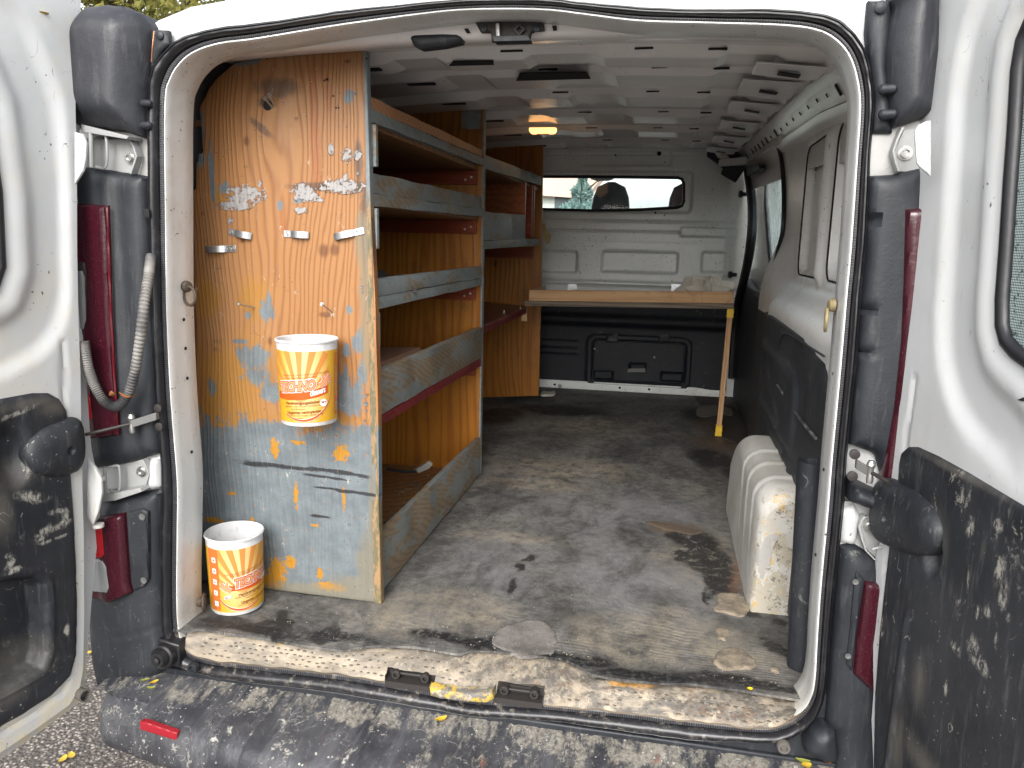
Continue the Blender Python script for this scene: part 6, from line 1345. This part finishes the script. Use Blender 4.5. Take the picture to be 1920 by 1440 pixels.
# ------------------------------------------------------------------ printed wipe tubs
def ink(name, col, rough=.38): 
    m = M(name); n = m.noise(m.pos, 90, 5, .75); s_ = m.ss(n, .60, .66)
    c = m.mix(m.f('MULTIPLY', s_, .45), col, tuple(x * .55 + .06 for x in col)); return m.end(c, rough, spec=.4)
I = dict(cream=ink('cream_print', (.70, .50, .18)), yellow=ink('yellow_print', (.85, .50, .045)), ray=ink('orange_ray_print', (.50, .195, .045)), band=ink('orange_band_print', (.48, .075, .008)), red=ink('red_outline_print', (.30, .022, .012)),
         white=ink('white_print', (.62, .61, .60)), brown=ink('brown_print', (.23, .07, .02)), glow=ink('salmon_print', (.60, .24, .11)), strip=ink('brown_strip_print', (.45, .12, .025)), pink=ink('pink_print', (.7, .03, .15)))
def m_label():
    m = M('label_gradient'); uv = m.uv; x, y = m.xyz(uv)[0], m.xyz(uv)[1]
    t = m.f('ADD', m.ss(m.f('ABSOLUTE', x), .01, .075), m.f('MULTIPLY', m.ss(y, .10, .0), .6), clamp=True)
    c = m.mix(t, (.56, .43, .20), (.52, .28, .02)); n = m.noise(m.pos, 80, 5, .75); c = m.mix(m.f('MULTIPLY', m.ss(n, .6, .66), .3), c, (.5, .4, .25))
    return m.end(c, .38, spec=.4)
I['base'] = m_label()
MT['tub'] = (lambda m: m.end(m.mix(m.f('MULTIPLY', m.ss(m.noise(m.warp(m.pos, 20, .02), 38, 6, .75), .52, .66), .5), (.54, .54, .54), (.30, .29, .27)), .35, spec=.45))(M('white_tub_plastic'))
TECH = text_mesh('TECHNO', .030, shear=.28, bold=.0, spacing=.84)
_tw = max(x for x, y in TECH[0]) - min(x for x, y in TECH[0])
TX = {b: text_mesh('TECHNO', .030, shear=.28, bold=b, spacing=.84) for b in (.0008, .0024, .0040)}
def tub(label, loc, r, h, face, variant, lean=0, group='tubs of hand cleaning wipes'):
    root = thing('wipe_tub', label, 'tub', loc, group); c = np.array(loc, float)
    n = 48
    prof_ = [(0, .0001), (0, r * .90), (.003, r * .925), (h * .5, r * .962), (h - .004, r), (h - .004, r + .003), (h, r + .0035), (h + .002, r + .0015), (h, r - .002), (h * .5, r * .945), (.006, r * .90), (.006, .0001)]
    MB().lathe(c, (0, 0, 1), prof_, n).build('tub_body', MT['tub'], root, sharp=40)
    # label coordinates: a along the circumference (m), b height
    H0, H1 = .010, h * .89
    def rad(b): return r * (.925 + .075 * b / h)
    def wrap(a, b, lay): 
        q = face + a / r; rr = rad(b) + .0006 + .00035 * lay
        return c + np.array((math.sin(q) * rr, -math.cos(q) * rr, b))
    def put(name, V, Fc, lay, mat, ox=0., oy=0., rot=0., sx=1., sy=1., uv=False):
        bm = bmesh.new(); ca, sa = math.cos(rot), math.sin(rot)
        vs = [bm.verts.new(((x * sx) * ca - (y * sy) * sa + ox, (x * sx) * sa + (y * sy) * ca + oy, 0)) for x, y in V]
        for f in Fc:
            try: bm.faces.new([vs[i] for i in f])
            except ValueError: pass
        xs_ = [v.co.x for v in bm.verts]; 
        for cut in np.arange(math.floor(min(xs_) / .004) * .004, max(xs_), .004):
            bmesh.ops.bisect_plane(bm, geom=bm.verts[:] + bm.edges[:] + bm.faces[:], plane_co=(cut, 0, 0), plane_no=(1, 0, 0))
        bm.verts.ensure_lookup_table(); bm.verts.index_update()
        P3 = [wrap(v.co.x, min(max(v.co.y, H0), H1), lay) for v in bm.verts]; U2 = [(v.co.x, v.co.y) for v in bm.verts]
        F3 = [tuple(v.index for v in f.verts) for f in bm.faces]; bm.free()
        return finish(name, P3, F3, mat, root, uvs=U2, sharp=60)
    W = .088 if variant == 'r' else .084
    rect = lambda a0, a1, b0, b1: ([(a0, b0), (a1, b0), (a1, b1), (a0, b1)], [(0, 1, 2, 3)])
    put('label', *rect(-r * math.pi * .97, r * math.pi * .97, H0, H1), 0, I['base'])
    sg = 1 if variant == 'r' else -1
    cx, cy = -.012 * sg, .060
    V, Fc = [], []                                                       # sun rays spreading up from behind the lettering
    for k in range(9):
        a0 = R(28 + k * 14.6); a1 = a0 + R(7.4)
        p = [(cx, cy)]
        for a in (a0, a1):
            L = min((H1 - cy) / max(math.sin(a), .05), .075 / max(abs(math.cos(a)), .02)); p.append((cx + L * math.cos(a), cy + L * math.sin(a)))
        b_ = len(V); V += p; Fc.append((b_, b_ + 1, b_ + 2))
    put('ray', V, Fc, 1, I['ray'])
    t = .065                                                             # orange band, rising outwards
    bnd = [(-.085, .066), (-.05, .0655), (-.01, .067), (.03, .073), (.060, .081), (.060, .103), (.03, .094), (-.01, .086), (-.05, .084), (-.085, .085)] if sg > 0 else [(-.050, .075), (-.02, .070), (.03, .070), (.085, .074), (.085, .094), (.03, .088), (-.02, .084), (-.050, .086)]
    put('orange_band', bnd, [tuple(range(len(bnd)))], 2, I['band'])
    # curved swoosh closing the panel
    ar_ = [(sg * (-.008 + .078 * math.sin(a)), .098 - .082 * math.cos(a)) for a in np.linspace(R(-35), R(100), 26)]
    def stroke(P, w_):
        V, Fc = [], []; P = [np.array(p) for p in P]
        for i, p in enumerate(P):
            d = P[min(i + 1, len(P) - 1)] - P[max(i - 1, 0)]; d /= np.linalg.norm(d) + 1e-9; n_ = np.array((-d[1], d[0])) * (w_(i / (len(P) - 1)) if callable(w_) else w_)
            V += [tuple(p - n_), tuple(p + n_)]
            if i: Fc.append((2 * i - 2, 2 * i, 2 * i + 1, 2 * i - 1))
        return V, Fc
    put('swoosh', *stroke(ar_, lambda t: .0042 - .0032 * abs(2 * t - .7)), 3, I['white'])
    put('swoosh', *stroke(ar_, lambda t: .0030 - .0022 * abs(2 * t - .7)), 4, I['band'])
    rot = .10 if sg > 0 else .14; ox, oy = (-.071, .084) if sg > 0 else (-.012, .078)
    for (b_, mt, ly, nm) in ((.0040, I['white'], 4, 'lettering_white'), (.0024, I['red'], 5, 'lettering_red'), (.0008, I['glow'], 6, 'lettering')):
        put(nm, *TX[b_], ly, mt, ox, oy, rot, .093 / _tw, 1.12)
    # the open hand beside the word
    hx, hy = (.050, .109) if sg > 0 else (-.034, .078)
    def hand(k, ly, mt):
        o = np.array((hx, hy)); 
        palm = [(hx + math.cos(a) * (.0085 + k), hy + math.sin(a) * (.0080 + k)) for a in np.linspace(0, 6.283, 17)[:-1]]
        put('hand_print', palm, [tuple(range(16))], ly, mt)
        for a in (8, 24, 40, 56): 
            a = R(a if sg > 0 else 180 - a); L = .020 + .003 * math.sin(a * 2)
            put('hand_print', *stroke([o + (math.cos(a) * .006, math.sin(a) * .006), o + (math.cos(a) * L, math.sin(a) * L)], .0018 + k), ly, mt)
        a = R(110 if sg > 0 else 70); put('hand_print', *stroke([o, o + (math.cos(a) * .017, math.sin(a) * .017)], .0026 + k), ly, mt)
        put('hand_print', *stroke([o, o + (-sg * .013, -.008)], .0055 + k), ly, mt)
    hand(.0022, 4, I['white']); hand(.0008, 5, I['red']); hand(0, 6, I['glow'])
    def tx(s_, size, x, y, mat, rt=None, **k): put('small_print', *text_mesh(s_, size, **k), 4, mat, x, y, rot * .9 if rt is None else rt)
    if sg > 0:
        tx('CLEANING ELECTRICAL MAINTENANCE INDUSTRIAL', .0052, -.060, .1235, I['brown'], .07); tx('INSTITUTION SERVICE AUTOMOTIVE', .0052, -.056, .1165, I['brown'], .07)
        put('lettering_cleaners', *text_mesh('cleaners', .0205, shear=.35, bold=.0007, spacing=.9), 5, I['white'], .012, .0765, .20, .66)
        tx('Handreinigungstücher', .0102, -.054, .0545, I['brown'], .05, bold=.0003); tx('hygienisch - ohne Wasser - trocknet schnell', .0058, -.058, .0475, I['brown'], .05); tx('ohne Rückstand', .0058, -.038, .0415, I['brown'], .05)
        tx('Lingettes nettoyantes', .0102, -.050, .0315, I['brown'], .05, bold=.0003); tx('très efficace - sans rinçage - séchage rapide', .0056, -.054, .0250, I['brown'], .05); tx('sans résidu', .0056, -.032, .0190, I['brown'], .05)
        circ = [(.046 + .0098 * math.cos(a), .058 + .0098 * math.sin(a)) for a in np.linspace(0, 6.283, 21)[:-1]]; put('round_badge', circ, [tuple(range(20))], 5, I['white'])
        put('badge_print', *text_mesh('100 %', .0058, align='CENTER', bold=.0003), 6, I['red'], .046, .0575)
        put('side_strip', *rect(.086, .100, .022, H1 - .008), 5, I['strip'])
        for k in range(26): put('side_print', *rect(.089, .092 + .004 * ((k * 7) % 3) / 3, .030 + k * .0045, .0315 + k * .0045), 6, I['white'])
        put('side_mark', *rect(.089, .097, .055, .068), 6, I['pink'])
    else:
        tx('CLEANING ELECTRICAL MAINTENANCE INDUSTRIAL', .0052, -.036, .112, I['brown'], .13); tx('INSTITUTION SERVICE AUTOMOTIVE', .0052, -.022, .108, I['brown'], .13)
        put('lettering_cleaners', *text_mesh('cleaners', .0205, shear=.35, bold=.0007, spacing=.9), 5, I['white'], .066, .080, .16, .8)
        tx('Handreinigungstücher', .0102, -.002, .054, I['brown'], .10, bold=.0003); tx('Tücher hygienisch - ohne Wasser', .0058, -.012, .048, I['brown'], .10); tx('ohne Rückstand', .0058, .016, .0445, I['brown'], .10)
        tx('Lingettes nettoyantes', .0102, .004, .0325, I['brown'], .10, bold=.0003); tx('très efficace - sans rinçage', .0056, -.004, .0265, I['brown'], .10); tx('sans résidu', .0056, .022, .0225, I['brown'], .10)
        put('tag_badge', [(-.040, .047), (-.022, .050), (-.020, .060), (-.026, .058), (-.038, .056)], [(0, 1, 2, 3, 4)], 5, I['white']); put('badge_print', *text_mesh('90', .008, bold=.0003), 6, I['red'], -.037, .0485, .1)
        put('side_strip', *rect(-.082, -.052, H0 + .004, H1), 5, I['strip'])
        for k in range(5):
            z = .026 + k * .030; put('icon_square', *rect(-.070, -.0575, z, z + .0135), 6, I['white'])
            cc = [(-.0637 + .0032 * math.cos(a), z + .0062 + .0036 * math.sin(a)) for a in np.linspace(0, 6.283, 4 + k)[:-1]]; put('icon_mark', cc, [tuple(range(3 + k))], 7, I['strip'])
    return root, c
tub_r = .0735
t1, c1 = tub('white and orange wipe tub screwed high on the wooden end panel', (-.479, .172, 1.072), tub_r, .208, .35, 'r')
disc('fixing_screw', (-.478, .172 + tub_r - .004, 1.262), (0, -1, 0), .004, MT['darkmetal'], t1)
disc('fixing_screw', (-.445, .172 + tub_r - .010, 1.256), (-.4, -1, 0), .004, plain('brass_screw', (.3, .24, .12), .4, .7), t1)
t2, c2 = tub('white and orange wipe tub standing on the floor in the left corner', (-.690, .150, .560), .0715, .205, .64, 'l')

# ------------------------------------------------------------------ fallen leaves
def leaf(x, y, pl, L, w_, ang, mat, label, grp='fallen leaves', curl=.3):
    c = np.array(at(x, y, pl)); a = R(ang); d = np.array((math.cos(a), math.sin(a), 0)); e = np.array((-math.sin(a), math.cos(a), 0)); V, Fc = [], []
    for i in range(8):
        t = i / 7; ww = w_ * math.sin(math.pi * (t * .94 + .03)) ** .8; z = .0015 + curl * L * (t - .5) ** 2
        for s_ in (-1, 0, 1): V.append(c + d * (t - .5) * L + e * ww * s_ + (0, 0, z + abs(s_) * .002))
        if i: 
            for k in (0, 1): b_ = (i - 1) * 3 + k; Fc.append((b_, b_ + 1, b_ + 4, b_ + 3))
    V2 = [v + (0, 0, .0007) for v in V]; n_ = len(V); Fc = [f[::-1] for f in Fc] + [tuple(i + n_ for i in f) for f in Fc]
    o = finish('fallen_leaf', V + V2, Fc, mat, None, sharp=80); tag(o, label, 'leaf', grp); return o
yel = plain('yellow_leaf', (.62, .42, .04), .55, nz=.3); grn = plain('olive_leaf', (.30, .32, .06), .55, nz=.3); brn = plain('brown_leaf', (.26, .10, .03), .7, nz=.3)
BP = FLAT(.441)
leaf(289, 1281, BP, .022, .006, 60, yel, 'small pale yellow leaf at the left end of the bumper top, upright one')
leaf(283, 1292, BP, .020, .005, 10, grn, 'olive leaf lying flat just below the pale one at the left bumper end')
leaf(272, 1277, BP, .022, .004, 35, grn, 'narrow green leaf nearest the left body corner on the bumper')
leaf(827, 1350, FLAT(.436), .030, .008, 40, yel, 'yellow leaf on the bumper just under the middle of the seal')
leaf(774, 1416, FLAT(.418), .026, .008, 75, yel, 'yellow leaf near the front edge of the bumper, left of centre')
leaf(1505, 1429, FLAT(.455), .030, .007, -5, grn, 'pale olive leaf at the right end of the bumper')
leaf(1512, 1437, FLAT(.455), .022, .009, 20, yel, 'bright yellow leaf beside the olive one at the right end of the bumper')
leaf(1550, 1430, FLAT(.455), .032, .007, 110, brn, 'brown curled leaf in the right bumper corner', curl=1.2)
leaf(1406, 1294, FLAT(.560), .012, .006, 10, plain('lemon_leaf', (.8, .6, .02), .5), 'tiny lemon-yellow leaf scrap on the load floor edge')
leaf(240, 748, REAR(-.10), .050, .007, -6, brn, 'pointed brown dry leaf caught on the cable hose', curl=.8)
leaf(212, 744, REAR(-.10), .022, .008, 150, brn, 'curled brown leaf fragment behind the pointed one on the hose', curl=1.5)
leaf(82, 27, Plane(DL.O + DL.N * .002, DL.U, DL.V), .020, .005, 60, yel, 'small yellow leaf stuck to the top of the left door', curl=.1)
leaf(757, 925, FLAT(.58), .016, .006, 40, lfc, 'ochre leaf scrap on the bottom shelf', curl=.3)
for i, (x, y) in enumerate(((165, 1225), (195, 1349), (118, 1425), (134, 1418))):
    leaf(x, y, FLAT(.004), .035, .010, 20 + 40 * i, yel if i != 1 else brn, ['pale yellow leaf on the asphalt behind the left door edge', 'brownish leaf on the asphalt nearest the bumper', 'left leaf of the close pair on the asphalt at the photo\'s bottom', 'right leaf of the close pair on the asphalt at the photo\'s bottom'][i])

# ------------------------------------------------------------------ tree beyond the van, upper left
def tree(name, label, base, H, spread, n, mats, seed, zlow, conifer=False, lsz=.09):
    root = thing(name, label, 'tree', base); rg = np.random.RandomState(seed); b = np.array(base, float)
    t = MB().tube([b, b + (0.1, 0, H * .3), b + (-.1, .1, H * .6), b + (0, 0, H * .92)], .1, 10, radii=[H * .03, H * .022, H * .014, H * .004])
    for k in range(14):
        a = rg.rand() * 6.28; z = H * (.25 + .6 * rg.rand()); L = spread * (.5 + .5 * rg.rand()); p = b + (0, 0, z)
        t.tube([p, p + (math.cos(a) * L * .5, math.sin(a) * L * .5, L * .25), p + (math.cos(a) * L, math.sin(a) * L, L * .35)], .05, 6, radii=[.05, .03, .01])
    t.build('trunk', plain('bark', (.10, .075, .055), .9), root)
    cl = [(rg.normal(0, .42, 3), .30 + .35 * rg.rand()) for _ in range(60)]
    V, Fc, mi = [], [], []
    for i in range(n):
        if conifer:
            t_ = rg.rand() ** .7; z = zlow + (H - zlow) * t_; rr = spread * (1 - t_) * (.35 + .65 * rg.rand()) * (.7 + .3 * math.sin(z * 9)); a = rg.rand() * 6.28; p = b + (rr * math.cos(a), rr * math.sin(a), z)
        else:
            c, r_ = cl[rg.randint(60)]; q = c + rg.normal(0, 1, 3) * r_ * .32; p = b + np.array((q[0] * spread * 1.1, q[1] * spread * 1.1, zlow + (H - zlow) * (.5 + q[2] * .45)))
        u = rg.normal(0, 1, 3); u /= np.linalg.norm(u); w_ = np.cross(u, rg.normal(0, 1, 3)); w_ /= np.linalg.norm(w_); s_ = lsz * (.6 + .8 * rg.rand()); k = len(V)
        V += [p - u * s_, p + w_ * s_ * .45, p + u * s_, p - w_ * s_ * .45]; Fc.append((k, k + 1, k + 2, k + 3))
    o = finish('crown', V, Fc, mats, root, smooth=False); return root
def leafmat(name, a, b):
    m = M(name); n = m.noise(m.pos, 1.7, 5, .7); v = m.vor(m.pos, 9, col=True); c = m.mix(m.f('ADD', m.f('MULTIPLY', m.ss(n, .35, .65), .6), m.f('MULTIPLY', m.v('DOT_PRODUCT', v, (.3, .3, .3)), .5), clamp=True), a, b)
    m.end(c, .6); ts = m.n('BsdfTranslucent'); m.set(ts.inputs[0], c); mx = m.n('MixShader'); mx.inputs[0].default_value = .35; m.set(mx.inputs[1], m.b.outputs[0]); m.set(mx.inputs[2], ts.outputs[0]); m.set(m.out.inputs[0], mx.outputs[0]); return m.m
tp_ = at(265, 0, REAR(9.0))
tree('broadleaf_tree', 'yellow-green leafy tree showing above the left body corner of the van', (tp_[0] - .1, 9.0, 0), 7.4, 2.3, 15000, leafmat('autumn_foliage', (.10, .13, .025), (.34, .30, .07)), 4, 3.6, lsz=.055)
# scenery through the bulkhead window and windscreen; house and conifer paled with painted haze
cz = at(1092, 345, REAR(30)); tree('conifer', 'haze-paled blue-green conifer seen through the bulkhead window beside the pale house', (cz[0], 30, 0), cz[2] + .3, 1.9, 6000, leafmat('haze_paled_conifer', (.12, .20, .19), (.24, .34, .31)), 8, 1.5, conifer=True, lsz=.16)
HS = thing('terrace_house', 'haze-paled house with low orange tiled roof seen through the bulkhead window', 'house', (-12, 34, 0))
a = at(1018, 352, REAR(32)); b = at(1106, 374, REAR(32)); zz = a[2]
MB().box(a[0] - 9, b[0] - .4, 32.2, 40, 0, b[2] + .4).build('wall', plain('haze_paled_stone', (.66, .66, .62), .9), HS)
MB().hexa([(a[0] - 9, 31.6, zz + .2), (b[0], 31.6, b[2]), (b[0], 40, b[2] + 1.6), (a[0] - 9, 40, zz + 2.2)], [(a[0] - 9, 31.6, zz + .45), (b[0], 31.6, b[2] + .25), (b[0], 40, b[2] + 1.85), (a[0] - 9, 40, zz + 2.45)]).build('roof', plain('haze_paled_tiles', (.62, .42, .34), .8), HS)
for k in range(5):
    x = b[0] - 1.2 - k * 1.5; MB().box(x - .35, x + .35, 32.14, 32.2, 2.3, 3.6).build('window', plain('dark_window', (.06, .08, .09), .3) if k == 0 else bpy.data.materials['dark_window'], HS)
GW = MB().box(-60, 60, 60, 61, 0, 2.6).build('garden_wall', plain('pale_terrace', (.55, .56, .53), .9), None); tag(GW, 'long pale garden wall far in front of the van', 'wall')
